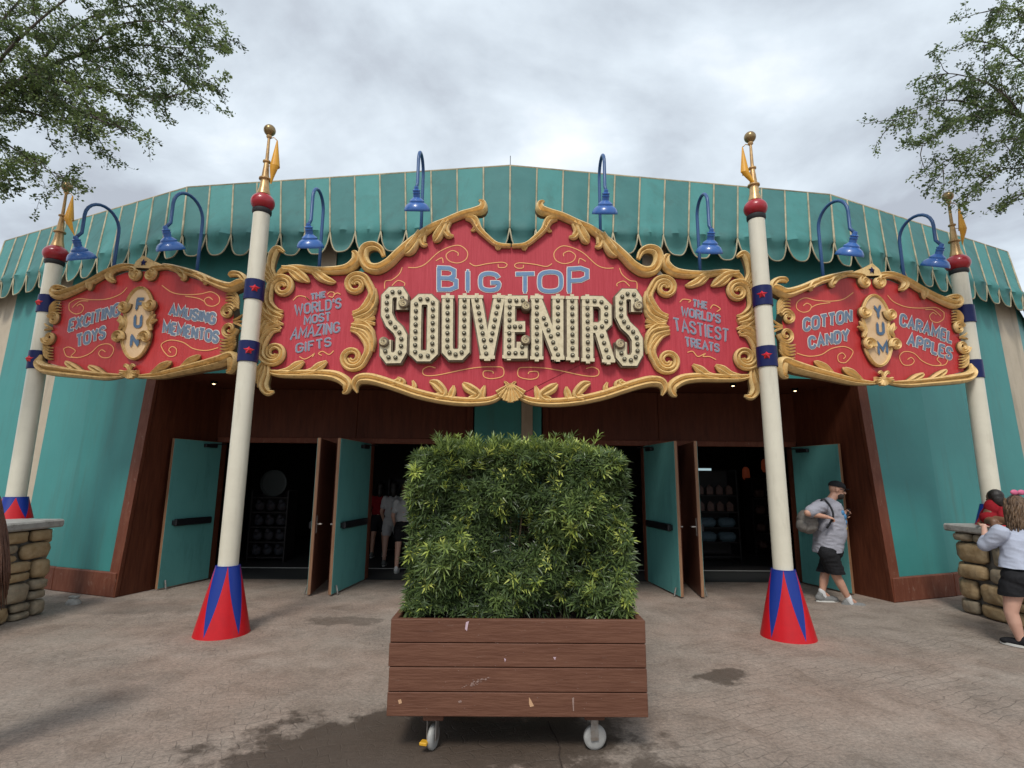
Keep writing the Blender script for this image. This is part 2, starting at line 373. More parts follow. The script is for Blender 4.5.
def spiral(cx, cy, R0, R1, a0, turns, w0, w1, n=16, lead=None):   # uv metres, a in degrees, + = counter-clockwise
    out = list(lead) if lead else []
    for i in range(n+1):
        t = i/n; r = lerp(R0, R1, t**.85); a = R(a0 + 360*turns*t)
        out.append((cx+r*math.cos(a), cy+r*math.sin(a), lerp(w0, w1, t)))
    return out
# ================================================================= SIGNS
def Z1(x, y): return (250+x/4.8, 240+y/4.8)
def Z2(x, y): return (370+x/6.827, 195+y/6.827)
def Z3(x, y): return (370+x/6.4, 290+y/6.4)
def Z5(x, y): return (500+x/6.4, 290+y/6.4)
def Z6(x, y): return (630+x/4.8, 240+y/4.8)
def Z7(x, y): return (35+x/4.655, 250+y/4.655)
def Z8(x, y): return (765+x/4.655, 255+y/4.655)
def panel(pl, poly, parent, mfront, th=.12, name='panel', hh=0):
    bm = bmesh.new(); vs = [bm.verts.new(pl.w(u, v, hh)) for u, v in poly]
    f = bm.faces.new(vs); r = bmesh.ops.extrude_face_region(bm, geom=[f])
    for g in r['geom']:
        if isinstance(g, bmesh.types.BMVert): g.co -= pl.N*th
    bmesh.ops.recalc_face_normals(bm, faces=bm.faces)
    bmesh.ops.triangulate(bm, faces=[q for q in bm.faces if len(q.verts) > 4])
    mb = MB(); bm.verts.index_update()
    for f in bm.faces: mb.m.append(0 if abs(f.normal.dot(pl.N)) > .9 else 1); mb.f.append(tuple(v.index for v in f.verts))
    mb.v = [v.co.copy() for v in bm.verts]; bm.free()
    return mb.build(name, [mfront, M['edge']], parent)
PC = Plane((0, 6.72, 0), (1, 0, 0)); KC = .0136
sign = empty('central_sign', (0, 6.72, 2.9), 'long red centre sign with BIG TOP SOUVENIRS in bulb letters and a gold scroll frame', 'sign')
half = [(510.6,247),(497,246.5),(487,239.5),(478,230),(471,218.5),(461,217),(443,223),(421,234.5),(406.6,246),(392,262),(379,271),(370,272),(354,272),(323,271),(292,269),(273,276),(265,292),(264,310),(263,345),(262.5,365),(268,373),(290,374),(342,375),(350,380),(370,381),(393,385),(425,394),(456,399),(495,398),(510.6,400)]
L_ = [PC.uv(*p) for p in half]; uc = (L_[0][0]+L_[-1][0])/2
poly = L_ + [(2*uc-u, v) for u, v in L_[::-1]]
poly2 = []
for p in poly:
    if not poly2 or math.hypot(p[0]-poly2[-1][0], p[1]-poly2[-1][1]) > .01: poly2.append(p)
if math.hypot(poly2[0][0]-poly2[-1][0], poly2[0][1]-poly2[-1][1]) < .01: poly2.pop()
panel(PC, poly2, sign, M['red'], .14)
def cu(x, y, r): u, v = PC.uv(x, y); return (u, v, r*KC*1.02)
S = {}   # name -> list of strokes (px,py,r)
scr = [
 [(384,257,2),(381,250,3.2),(374,247,4.2),(366,250,4.8),(364,259,5),(369,268,5.2),(379,270,5.5),(390,264,5.2),(399,255,5),(414,242,4.8),(431,229.5,4.2),(446,223,4),(461,216.5,4),(472.5,213.5,4.2),(482,211,5.2),(483,204,3.2),(479,201,1)],
 [(466,219,2.5),(474,221,4.5),(479,230,3.4),(487,238,2.8),(497,245.5,2.6),(510.6,247,2.2)],
 [(472,218,2),(477,224,3),(474,231,2),(471,231,1)],
 [(495,243,2),(498,250,1.6),(501,246,1.4)],
]
leaf = [
 [(421,233,3.4),(416,243,5),(410,252,5.6),(405,255,2)], [(426,231,3),(423,240,3.6),(424,246,3.2),(428,246,1.2)],
 [(446,223,3),(442,231,4.4),(437,240,4.8),(434,243,1.6)], [(450,222,3),(446,231,3.6),(449,237,3.4),(454,237,1.2)],
]
# left block
scr += [
 [(277,280,2),(284,271,3),(298,269,3.4),(318,271.5,3.8),(338,271.5,4.4),(350,269,5),(357,262,5),(356,255,3.6),(352.5,252,1)],
 [(270,372,2),(280,374,3.5),(300,374.5,4),(322,374.5,4.4),(338,377,5),(348,384,5),(347,391,3.4),(343,393.5,1)],
 [(358,393,1),(356,386,3.8),(360,380,5),(370,379,5.2),(383,382,5),(398,387,4.8),(418,394,4.6),(442,399.5,4.3),(466,402,4.1),(488,401,3.6),(500,396,3),(506,389,2.2),(507,384.5,1.8),(504,382,1)],
]
leaf += [
 [(283,269,2.5),(295,271,3.4),(303,277,4),(308,281.5,3),(311,283,.8)], [(306,270,2.5),(318,273,3.4),(326,280,4),(333,283,3),(337,283,.8)],
 [(290,271,1.5),(298,279,3),(305,283,1)], [(312,271,1.5),(320,279,3),(329,284.5,1)],
 [(280,373,2.5),(290,371,3.4),(299,366,4.2),(305,362,1.5)], [(302,374,2.5),(313,372,3.4),(321,367,4.2),(328,362,1.5)],
 [(401,388,2),(403,383,3.6),(399,378,1)],[(412,392,2),(415,387,2.6),(413,381,1)],
 [(436,397,3),(444,394,4),(437,385,4.6),(430,382,1.5)],[(450,400,3),(453,392,3.4),(454,386,1)],
 [(470,400,3),(478,395,4),(468,388,4.6),(463,383.5,1.5)],[(482,400,2.5),(483,392,3),(485,386,1)],
 [(392,385,3),(400,381,3),(398,378,1)],
]
fan = [  # corner fans, top-left and bottom-left
 [(276,279,2.5),(272,270,3.5),(274,257,4.2),(279,250,3.6),(285,253,1.4)], [(275,281,2),(270,271,3.4),(270,262,1.2)], [(274,283,2),(269,276,3),(268,269,1)], [(273,285,2),(269,281,2.6),(267,276,1)],
 [(268,364,2),(268,374,3.5),(265,386,4.2),(269,393,3.4),(275,392,1.2)], [(266,366,2),(263,375,3.2),(260,388,1.5)], [(265,368,2),(261,376,3),(258,384,1)],[(264,364,2),(260,370,2.6),(258,377,1)],
]
KK = []
def vol(cx, cy, R0, a0, tr, lead, w0=3.8, w1=2.2):
    c = PC.uv(cx, cy)
    ld = [cu(*q) for q in lead]
    return spiral(c[0], c[1], R0*KC, 2.6*KC, a0, tr, w0*KC, w1*KC, 18, ld)
vols = [
 vol(283.5,288,11.5,180,-1.45,[(284,312,1.2),(277,311,3),(270,303,4)]),
 vol(275,353.5,11.5,180,1.45,[(281,331,1.2),(273,332,3),(266,341,4)]),
 vol(357,286,11.5,10,1.45,[(353,313,1.2),(362,311,3),(370,302,4),(373,294,4)]),
 vol(353,358,12,-5,-1.45,[(351,331,1.2),(360,334,3),(368,344,4),(369,352,4)]),
]
body = [
 [(268,290,3),(265.5,303,4),(271,313,4.4),(283,318,3)],[(267,300,2),(268,313,3.6),(276,322,3.2),(284,325,1)],[(264,305,2),(263,315,3.2),(268,321,2),(272,322,1)],
 [(263,349,3),(262,338,4),(268,328,4.4),(280,324,3)],[(262,345,2),(263,333,3.6),(271,322,3),(282,329,1)],[(262,335,2),(261,327,3),(265,321,2)],
 [(374,290,3),(375,302,4),(369,312,4.4),(354,318,3)],[(376,300,2),(373,313,3.6),(364,320,3.2),(353,324,1)],
 [(372,352,3),(373,341,4),(367,331,4.4),(352,327,3)],[(374,345,2),(372,333,3.6),(363,324,3),(352,330,1)],
]
shell = [[(356,321,2.5),(364,321,2),(374,314,1.8)],[(356,322,2.5),(366,321.5,2),(376,319,1.8)],[(356,323,2.5),(366,323,2),(376,325,1.8)],[(356,324,2.5),(364,325,2),(372,330,1.8)],
 [(280,320,2.5),(270,319,2),(263,314,1.4)],[(280,321,2.5),(270,321,2),(262,320,1.4)],[(280,322,2.5),(270,323,2),(261,326,1.4)]]
def both(strokes, name, is_uv=False, h=.015, k=1):
    n = 0
    for st in strokes:
        P = st if is_uv else [cu(*q) for q in st]
        for mir in (0, 1):
            mb = MB(); Q = [(2*uc-a, b, c) for a, b, c in P] if mir else P
            n += 1; scroll(mb, PC, Q, h + (n % 7)*.0011, k, flip=bool(mir))
            mb.build(name, M['gold'], sign, True, 50, fixn=True)
both(scr, 'gilded_scroll', k=1.3); both(leaf, 'gilded_leaf', h=.03, k=1.1)
both(vols, 'gilded_volute', True, h=.02, k=1.25); both(body, 'gilded_acanthus', h=.012, k=1.3)
for st in fan + shell:
    P = [cu(*q) for q in st]
    for mir in (0, 1):
        mb = MB(); scroll(mb, PC, [(2*uc-a, b, c) for a, b, c in P] if mir else P, .025 + random.random()*.01, 1.2, flip=bool(mir))
        mb.build('gilded_frond', M['gold'], sign, True, 50, fixn=True)
mb = MB()
for k in range(-3, 4):
    a = k*17; P = [(510.6 + math.sin(R(a))*1.5, 384+abs(k)*.5, 1.0), (510.6+math.sin(R(a))*9, 384+math.cos(R(a))*9, 2.2), (510.6+math.sin(R(a))*17, 384+math.cos(R(a))*19-abs(k)*.6, 3.0)]
    scroll(mb, PC, [cu(*q) for q in P], .05+abs(k)*.002, 1.2)
mb.build('gilded_fan', M['gold'], sign, True, 50, fixn=True)
def Q1(*a): return [Z1(a[i], a[i+1]) for i in range(0, 8, 2)]
def Q6(*a): return [Z6(a[i], a[i+1]) for i in range(0, 8, 2)]
def rect(x0, yb0, x1, yb1, yt0, yt1): return [(x0, yb0), (x1, yb1), (x0, yt0), (x1, yt1)]
# BIG TOP
bt = text(PC, 'B', rect(437.5,291.5,457.5,291.5,266,267), M['bluefill'], M['white'], sign, .05, .010, .055)
text(PC, 'I', rect(463,292,472.5,292,270,270), M['bluefill'], M['white'], sign, .05, .010, .05)
text(PC, 'G', rect(479,292,500,292.5,271.5,272), M['bluefill'], M['white'], sign, .05, .010, 0)
text(PC, 'T', rect(514,293,536,293,272.5,272), M['bluefill'], M['white'], sign, .048, .010, .055)
text(PC, 'O', rect(538,293.5,562.5,293,270.5,270), M['bluefill'], M['white'], sign, .05, .010, 0)
text(PC, 'P', rect(567.5,293,588.5,292.5,267.5,266), M['bluefill'], M['white'], sign, .05, .010, .055)
sm = dict(w=.018, ow=.0045, serif=.03, gap=.42)
for wd, q in (('THE', Q1(292,290,363,276,292,258,363,246)), ("WORLD'S", Q1(216,364,437,328,216,312,437,278)), ('MOST', Q1(260,408,386,388,262,366,386,346)), ('AMAZING', Q1(194,480,430,444,206,424,430,392)), ('GIFTS', Q1(220,545,390,510,222,498,388,466))):
    text(PC, wd, q, M['slate'], M['lilac'], sign, **sm)
for wd, q in (('THE', Q6(300,320,370,334,302,284,370,298)), ("WORLD'S", Q6(245,364,432,402,247,320,432,360)), ('TASTIEST', Q6(216,434,470,490,206,372,472,428)), ('TREATS', Q6(268,510,427,540,262,464,427,500))):
    text(PC, wd, q, M['slate'], M['lilac'], sign, **sm)
A = lambda f, *p: [f(p[i], p[i+1]) for i in range(0, len(p), 2)]
fl = [A(Z2,260,495,320,495,380,470,470,390,560,350,620,348,665,390,655,440,600,465,540,450,520,410,560,380,600,395,600,415), A(Z2,450,450,490,430,500,465), A(Z2,100,640,105,590,150,580,200,540,220,495), A(Z2,150,620,190,585,235,600,235,620),
      A(Z2,680,465,720,485,800,470,900,460,935,475,920,495,880,495,875,475), A(Z3,420,500,380,490,340,510,350,545,430,545,600,510,700,495,800,492,850,500,850,550,780,568,730,555,730,520,780,520,790,535),
      A(Z1,208,290,230,270,262,272,285,290,270,275), A(Z1,238,560,262,572,290,560,310,545,300,562), A(Z1,345,555,330,545,350,535,380,550,402,532), A(Z1,372,262,385,250,405,255,398,275,378,270), A(Z1,402,265,420,255,435,262)]
fili(PC, fl, sign, .012)
fr = []
for p in fl[:6]:
    fr.append([(2*510.8-x, y+.6) for x, y in p])
fr += [A(Z6,238,300,255,285,290,290,280,300), A(Z6,385,330,400,312,432,330,415,345), A(Z6,275,540,300,535,325,560,360,545,350,560,380,560,412,575)]
fili(PC, fr, sign, .012, .0046)
# SOUVENIRS raised channel letters
SWD = .138; DEP = .11
def chan(word_strokes, quad, parent, serif=True, curls=(), bulbs=None):
    BL, BR, TL, TR = [PC.uv(*q) for q in quad]
    def mp(a, b):
        lo = (lerp(BL[0],BR[0],a), lerp(BL[1],BR[1],a)); hi = (lerp(TL[0],TR[0],a), lerp(TL[1],TR[1],a)); return (lerp(lo[0],hi[0],b), lerp(lo[1],hi[1],b))
    iu = SWD/2/abs(BR[0]-BL[0]); iv = SWD/2/abs(TL[1]-BL[1])
    F = MB(); j = 0; bul = []
    def prism(pts, w, z1):
        rb, cl = ribbon(pts, w); n = len(rb)
        for i in range(n-(0 if cl else 1)):
            a, b = rb[i], rb[(i+1) % n]
            q = [a[0], a[1], b[1], b[0]]; top = [PC.w(p.x, p.y, z1) for p in q]; bot = [PC.w(p.x, p.y, .0) for p in q]
            F.face(top, 0)
            F.face([top[1], bot[1], bot[2], top[2]], 1); F.face([top[3], bot[3], bot[0], top[0]], 1)
            if i == 0 and not cl: F.face([top[0], bot[0], bot[1], top[1]], 1)
            if i == n-2 and not cl: F.face([top[2], bot[2], bot[3], top[3]], 1)
    for st in word_strokes:
        P = [mp(iu+a*(1-2*iu), iv+b*(1-2*iv)) for a, b in st]; ext = list(P)
        if P[0] != P[-1] or len(P) < 3:
            d0 = Vector(P[0])-Vector(P[1]); d0.normalize(); d1 = Vector(P[-1])-Vector(P[-2]); d1.normalize()
            ext[0] = tuple(Vector(P[0])+d0*SWD*.45); ext[-1] = tuple(Vector(P[-1])+d1*SWD*.45)
        prism(ext, SWD, DEP + j*.0006); j += 1
        for e_ in (0, -1):
            if P[0] != P[-1]: pass
        rb2, cl2 = ribbon(ext, SWD+.035)  # wider brown rim behind the face: dark sides plus shadow painted in
        for i2 in range(len(rb2)-(0 if cl2 else 1)):
            a2, b2 = rb2[i2], rb2[(i2+1) % len(rb2)]; q2 = [a2[0], a2[1], b2[1], b2[0]]; t2 = [PC.w(p.x, p.y, DEP-.025+j*.0005) for p in q2]; o2 = [PC.w(p.x, p.y, 0) for p in q2]
            F.face(t2, 1); F.face([t2[1], o2[1], o2[2], t2[2]], 1); F.face([t2[3], o2[3], o2[0], t2[0]], 1)
        # bulbs along the centreline
        L = 0; seg = []
        for i in range(len(P)-1): seg.append((L, P[i], P[i+1])); L += math.dist(P[i], P[i+1])
        nb = max(2, round(L/.088)); cl = P[0] == P[-1]
        for q in range(nb if cl else nb+1):
            s = L*q/nb
            for (s0, a, b) in seg[::-1]:
                if s >= s0-1e-9:
                    t = (s-s0)/max(math.dist(a, b), 1e-9); p = (lerp(a[0],b[0],min(t,1)), lerp(a[1],b[1],min(t,1))); break
            if all(math.dist(p, o) > .066 for o in bul): bul.append(p)
        for e, nx in ((0, 1), (-1, -2)):
            if serif and P[0] != P[-1] and (st[e][1] < .02 or st[e][1] > .98) and abs(st[e][1]-st[nx][1]) > .4:
                c = P[e]; sg = -1 if st[e][1] < .5 else 1; y = c[1] + sg*SWD*.32
                prism([(c[0]-SWD*.60, y), (c[0]+SWD*.60, y)], SWD*.3, DEP+.004+j*.0006); j += 1
                prism([(c[0], y), (c[0], y+sg*.045)], .05, DEP+.003+j*.0006); j += 1
                
    for (a, b) in curls:
        c = mp(a, b); rr = SWD*0.47
        F.lathe(PC.w(c[0], c[1], 0), [(rr, 0), (rr, DEP+.03), (rr*.85, DEP+.04)], 16, PC.N, 1)
        F.m = F.m
        sp = spiral(c[0], c[1], rr*.8, .008, 90, 1.7, .012, .008, 16)
        scroll(F, PC, sp, DEP+.04, 1)
    o = F.build('letter', [M['cream'], M['letterside']], parent)
    return o, bul
bulbs_all = []
LT = [
 ('S', [[(.95,.80),(.95,.93),(.78,1),(.3,1),(.06,.93),(.06,.66),(.3,.53),(.75,.42),(.97,.32),(.97,.1),(.75,0),(.25,0),(.03,.07),(.03,.2)]], [Z3(72,482),Z3(245,478),Z3(78,2),Z3(262,-2)], [(.83,.77),(.17,.27)]),
 ('O', [[(.25,1),(.75,1),(1,.93),(1,.07),(.75,0),(.25,0),(0,.07),(0,.93),(.25,1)]], [Z3(262,468),Z3(440,468),Z3(272,45),Z3(446,45)], []),
 ('U', [[(0,1),(0,.08),(.25,0),(.75,0),(1,.08),(1,1)]], [Z3(466,460),Z3(640,460),Z3(468,50),Z3(645,50)], []),
 ('V', [[(0,1),(.45,0)],[(.55,0),(1,1)]], [Z3(650,455),Z3(855,455),Z3(650,50),Z3(862,50)], []),
 ('E', [[(0,0),(0,1)],[(0,1),(.9,1)],[(0,.5),(.75,.5)],[(0,0),(.9,0),(.9,.12)]], [Z5(22,452),Z5(183,450),Z5(28,55),Z5(190,55)], [(.86,.82),(.86,.28)]),
 ('N', [[(0,0),(0,1)],[(0,1),(1,0)],[(1,0),(1,1)]], [Z5(198,458),Z5(400,462),Z5(198,52),Z5(400,55)], []),
 ('I', [[(.5,0),(.5,1)]], [Z5(405,462),Z5(510,466),Z5(405,55),Z5(505,56)], []),
 ('R', [[(0,0),(0,1)],[(0,1),(.6,1),(.85,.9),(.85,.62),(.6,.52),(.35,.52)],[(.55,.5),(.95,0)]], [Z5(520,470),Z5(725,480),Z5(515,56),Z5(725,60)], []),
 ('S', [[(.95,.80),(.95,.93),(.78,1),(.3,1),(.06,.93),(.06,.66),(.3,.53),(.75,.42),(.97,.32),(.97,.1),(.75,0),(.25,0),(.03,.07),(.03,.2)]], [Z5(728,495),Z5(905,497),Z5(718,10),Z5(900,14)], [(.83,.77),(.17,.27)]),
]
cnt = 0; rest = MB(); lastletter = None
for nm, st, q, cu_ in LT:
    o, bl = chan(st, q, sign, nm not in 'S', cu_)
    for p in bl:
        def one(mb):
            mb.lathe(PC.w(p[0], p[1], DEP+.0065), [(.027, 0), (.027, .010), (.019, .010)], 10, PC.N, 0)
            mb.sphere(PC.w(p[0], p[1], DEP+.018), .017, 8, 5, mi=1)
        if cnt < 100:
            mb = MB(); one(mb); mb.build('bulb', [M['socket'], M['bulb']], o, True)
        else: one(rest)
        cnt += 1
tag(rest.build('bulb', [M['socket'], M['bulb']], sign, True), kind='stuff')
# ---- side signs
A0 = Vector((-3.42, 6.72, 0)); A1 = Vector((-6.6, 7.36, 0))
PL = Plane(A0, A0-A1); PR = Plane((3.42, 6.72, 0), (3.18, .64, 0))
KS = .0142/4.655
def side_sign(left):
    pl = PL if left else PR; sx = 1 if left else -1
    root = empty('side_sign', ((-1 if left else 1)*5.0, 7.04, 3.0),
        'red curved sign with gold frame reading FUN, EXCITING TOYS and AMUSING MEMENTOS' if left else 'red curved sign with gold frame reading YUM, COTTON CANDY and CARAMEL APPLES', 'sign')
    def c3(q): u, v = PL.uv(*Z7(q[0], q[1])); return (sx*u, v, q[2]*KS*.92)
    pz = [(118,235),(180,212),(300,150),(420,105),(520,98),(620,96),(760,140),(905,185),(925,300),(905,480),(880,520),(700,550),(540,588),(455,592),(380,580),(200,565),(60,525),(70,400)]
    poly = [(sx*PL.uv(*Z7(*p))[0], PL.uv(*Z7(*p))[1]) for p in pz]
    panel(pl, poly if left else poly[::-1], root, M['redside'], .14)
    st = [('gilded_scroll', s) for s in (
      [(600,70,6),(640,84,16),(700,100,18),(770,122,18),(850,158,20),(920,180,26),(960,165,26),(985,150,20),(960,118,14),(925,115,14),(910,125,8)],
      [(470,75,6),(420,82,16),(350,110,18),(280,150,18),(200,190,20),(130,215,24),(100,205,20),(100,180,14),(125,175,12),(160,185,8)],
      [(425,588,8),(340,590,18),(240,580,20),(140,568,24),(60,555,26),(32,530,22),(35,505,12),(38,490,6)],
      [(490,590,8),(590,585,18),(700,562,22),(800,540,26),(880,520,30),(925,500,26),(935,520,24),(925,560,18),(900,570,8)])]
    def sp(cx, cy, Rr, a0, tr, w0=10, w1=6, lead=()):
        c = c3((cx, cy, 0)); ld = [c3(q) for q in lead]
        return spiral(c[0], c[1], Rr*KS, 6*KS, a0 if left else 180-a0, tr*sx, w0*KS, w1*KS, 16, ld)
    vl = [sp(548,118,26,60,-1.4,13,8,[(660,90,8),(610,85,12)]), sp(482,118,26,120,1.4,13,8,[(400,95,8),(440,88,12)]),
          sp(905,292,34,20,1.4), sp(912,372,40,0,-1.4), sp(97,325,30,160,-1.4), sp(78,412,32,180,1.4)]
    lf = [[(640,92,6),(675,100,15),(700,118,19),(705,138,14),(690,140,6)],[(735,118,6),(770,126,15),(798,138,19),(806,156,14),(795,160,6)],
      [(400,96,6),(372,110,14),(362,130,18),(372,148,14),(385,150,6)],[(320,130,6),(290,145,14),(272,160,18),(268,185,12),(262,190,4)],
      [(545,585,6),(580,565,15),(610,545,19),(638,528,12),(645,520,3)],[(670,566,6),(705,545,15),(735,520,18),(768,500,12),(778,492,3)],
      [(360,588,6),(330,580,13),(300,562,17),(272,548,12),(262,540,3)],[(250,578,6),(225,568,13),(195,550,17),(165,530,12),(155,520,3)],
      [(800,545,6),(830,520,12),(850,505,4)]]
    comb = []
    for k in range(5):
        comb.append([(895,196+k*15,5),(925,194+k*15,9),(948,215+k*13,9),(956,240+k*9,5)])
        comb.append([(868,478-k*15,5),(900,480-k*14,9),(930,462-k*12,9),(942,440-k*9,5)])
        comb.append([(130,246+k*13,4),(108,244+k*13,8),(86,264+k*12,8),(78,285+k*9,5)])
        comb.append([(92,510-k*13,4),(72,508-k*13,8),(54,492-k*12,8),(50,470-k*9,5)])
    comb += [[(930,330,5),(955,322,9),(975,305,5)],[(930,336,5),(958,336,9),(978,335,5)],[(930,342,5),(955,350,9),(975,362,5)],[(90,365,5),(70,358,8),(55,345,4)],[(90,370,5),(68,372,8),(52,376,4)]]
    i = 0
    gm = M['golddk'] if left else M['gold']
    for n, s in st:
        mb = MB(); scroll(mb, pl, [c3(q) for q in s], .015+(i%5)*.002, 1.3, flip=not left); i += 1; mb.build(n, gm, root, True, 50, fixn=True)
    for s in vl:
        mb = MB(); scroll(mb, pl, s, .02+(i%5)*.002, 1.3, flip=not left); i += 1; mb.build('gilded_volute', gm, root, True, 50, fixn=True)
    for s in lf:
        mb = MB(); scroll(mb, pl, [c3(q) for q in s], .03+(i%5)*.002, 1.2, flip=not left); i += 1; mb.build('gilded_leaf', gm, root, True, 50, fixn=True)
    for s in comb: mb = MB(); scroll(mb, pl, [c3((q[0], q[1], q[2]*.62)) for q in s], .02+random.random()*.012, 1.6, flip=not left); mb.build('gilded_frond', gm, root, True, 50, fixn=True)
    mb = MB()
    for k in range(-3, 4):
        a = k*24; bx, by = 457, 568
        scroll(mb, pl, [c3(q) for q in ((bx+math.sin(R(a))*4, by-4, 3), (bx+math.sin(R(a))*24, by+math.cos(R(a))*18, 8), (bx+math.sin(R(a))*42, by+math.cos(R(a))*34-abs(k)*2, 11))], .045+abs(k)*.003, 1.2)
    scroll(mb, pl, [c3(q) for q in ((430,548,4),(440,540,8),(455,556,8),(457,575,6))], .05, 1.2); scroll(mb, pl, [c3(q) for q in ((482,546,4),(472,540,8),(460,556,8),(457,575,6))], .052, 1.2)
    mb.build('gilded_fan', gm, root, True, 50, fixn=True)
    cr = [c3((x, y, 0))[:2] for x, y in ((470,88),(485,58),(518,32),(560,55),(620,80),(560,92))]
    panel(pl, cr if left else cr[::-1], root, gm, .1, 'gilded_crest', .05)
    mb = MB(); c = c3((521,66,0)); pts = []
    for k in range(10): rr = (.055 if k % 2 == 0 else .025); pts.append((c[0]+rr*math.sin(R(36*k)), c[1]+rr*math.cos(R(36*k))))
    for k in range(10): mb.face([pl.w(c[0], c[1], .085), pl.w(*pts[k], .056), pl.w(*pts[(k+1) % 10], .056)])
    mb.build('crest_star', M['bandblue'], root)
    # medallion
    cx, cy = 488, 345
    rim = []; n = 40
    med = []
    for k in range(n):
        a = 2*math.pi*k/n; w = 72 - 20*math.exp(-((math.sin(a))/.28)**2); x = cx + w*math.cos(a)*(1 if abs(math.cos(a)) > .0 else 1); y = cy - 165*math.sin(a)
        x += -(y-cy)*.10; med.append(c3((x, y, 0))[:2])
    panel(pl, med if left else med, root, M['medal'], .03, 'medallion', .035)
    mb = MB(); P = [(u, v, 6*KS) for u, v in med] + [(med[0][0], med[0][1], 6*KS)]; scroll(mb, pl, P, .03, 1.5, res=2)
    mb.build('medallion_rim', gm, root, True, 50, fixn=True)
    for (x, y, a0, tr) in ((432,268,200,-1.3),(556,260,-20,1.3),(404,412,160,1.3),(532,412,20,-1.3)):
        mb = MB(); scroll(mb, pl, sp(x, y, 27, a0+180, tr, 12, 7), .055, 1.3); mb.build('medallion_volute', gm, root, True, 50, fixn=True)
    for s in ([(412,310,4),(422,330,12),(428,350,12),(410,375,6)],[(575,305,4),(560,328,12),(550,350,12),(556,378,6)],[(400,330,4),(420,342,10),(430,352,6)],[(582,330,4),(562,340,10),(550,350,6)]):
        mb = MB(); scroll(mb, pl, [c3(q) for q in s], .05, 1.3); mb.build('medallion_leaf', gm, root, True, 50, fixn=True)
    if left:
        Q = lambda *a: [Z7(a[i], a[i+1]) for i in range(0, 8, 2)]
        big = (('EXCITING', Q(155,384,395,306,165,322,400,242)), ('TOYS', Q(195,456,328,412,195,394,330,350)), ('AMUSING', Q(624,306,838,350,632,252,846,292)), ('MEMENTOS', Q(597,388,852,436,600,328,858,378)))
        med_t = (('F', Q(480,286,518,284,488,226,526,226)), ('U', Q(472,368,508,368,476,306,512,306)), ('N', Q(455,455,495,453,460,396,500,392)))
    else:
        Q = lambda *a: [Z8(a[i], a[i+1]) for i in range(0, 8, 2)]
        big = (('COTTON', Q(178,358,402,312,178,294,402,252)), ('CANDY', Q(205,440,388,402,200,380,388,342)), ('CARAMEL', Q(626,330,868,414,630,270,874,358)), ('APPLES', Q(660,420,866,492,666,362,872,432)))
        med_t = (('Y', Q(500,300,532,298,494,240,526,236)), ('U', Q(510,378,544,376,506,318,540,314)), ('M', Q(514,468,560,464,510,408,556,400)))
    for wd, q in big: text(pl, wd, q, M['sidefill'], M['white'], root, .036, .009, 0, gap=.42)
    for wd, q in med_t: text(pl, wd, q, M['navy'], M['medal'], root, .042, .003, .05, h=.036, name='medallion_letter')
    fz = [[(592,165),(640,198),(700,208),(770,205),(820,195),(855,215),(858,245),(830,262),(800,255),(790,232),(810,220),(828,232)], [(700,215),(760,225),(790,240)],
          [(160,250),(162,280),(190,298),(218,290),(228,268),(212,252),(196,262)], [(160,250),(200,228),(270,232),(340,228),(400,205),(430,175)], [(175,268),(210,240),(250,238)],
          [(135,460),(160,452),(190,470),(170,495),(210,500),(260,480),(300,445),(345,438),(368,462),(350,498),(315,500),(298,482),(312,465),(330,475)],
          [(135,460),(150,495),(200,502)], [(600,470),(590,440),(630,420),(690,430),(740,460),(800,468),(855,455)], [(600,470),(625,495),(655,490),(660,462),(640,450),(625,465),(635,478)]]
    ps = [[Z7(*q) for q in p] for p in fz]
    if left: fili(pl, ps, root, .012)
    else:
        for i, p in enumerate(ps):
            mb = MB(); pts = catmull([(-PL.uv(*q)[0], PL.uv(*q)[1]) for q in p], 6); rb, cl = ribbon(pts, .012)
            for k in range(len(rb)-1):
                a, b = rb[k], rb[k+1]; mb.face([pl.w(q.x, q.y, .004+i*.0004) for q in (a[0], a[1], b[1], b[0])])
            mb.build('painted_flourish', M['yline'], root)
side_sign(True); side_sign(False)
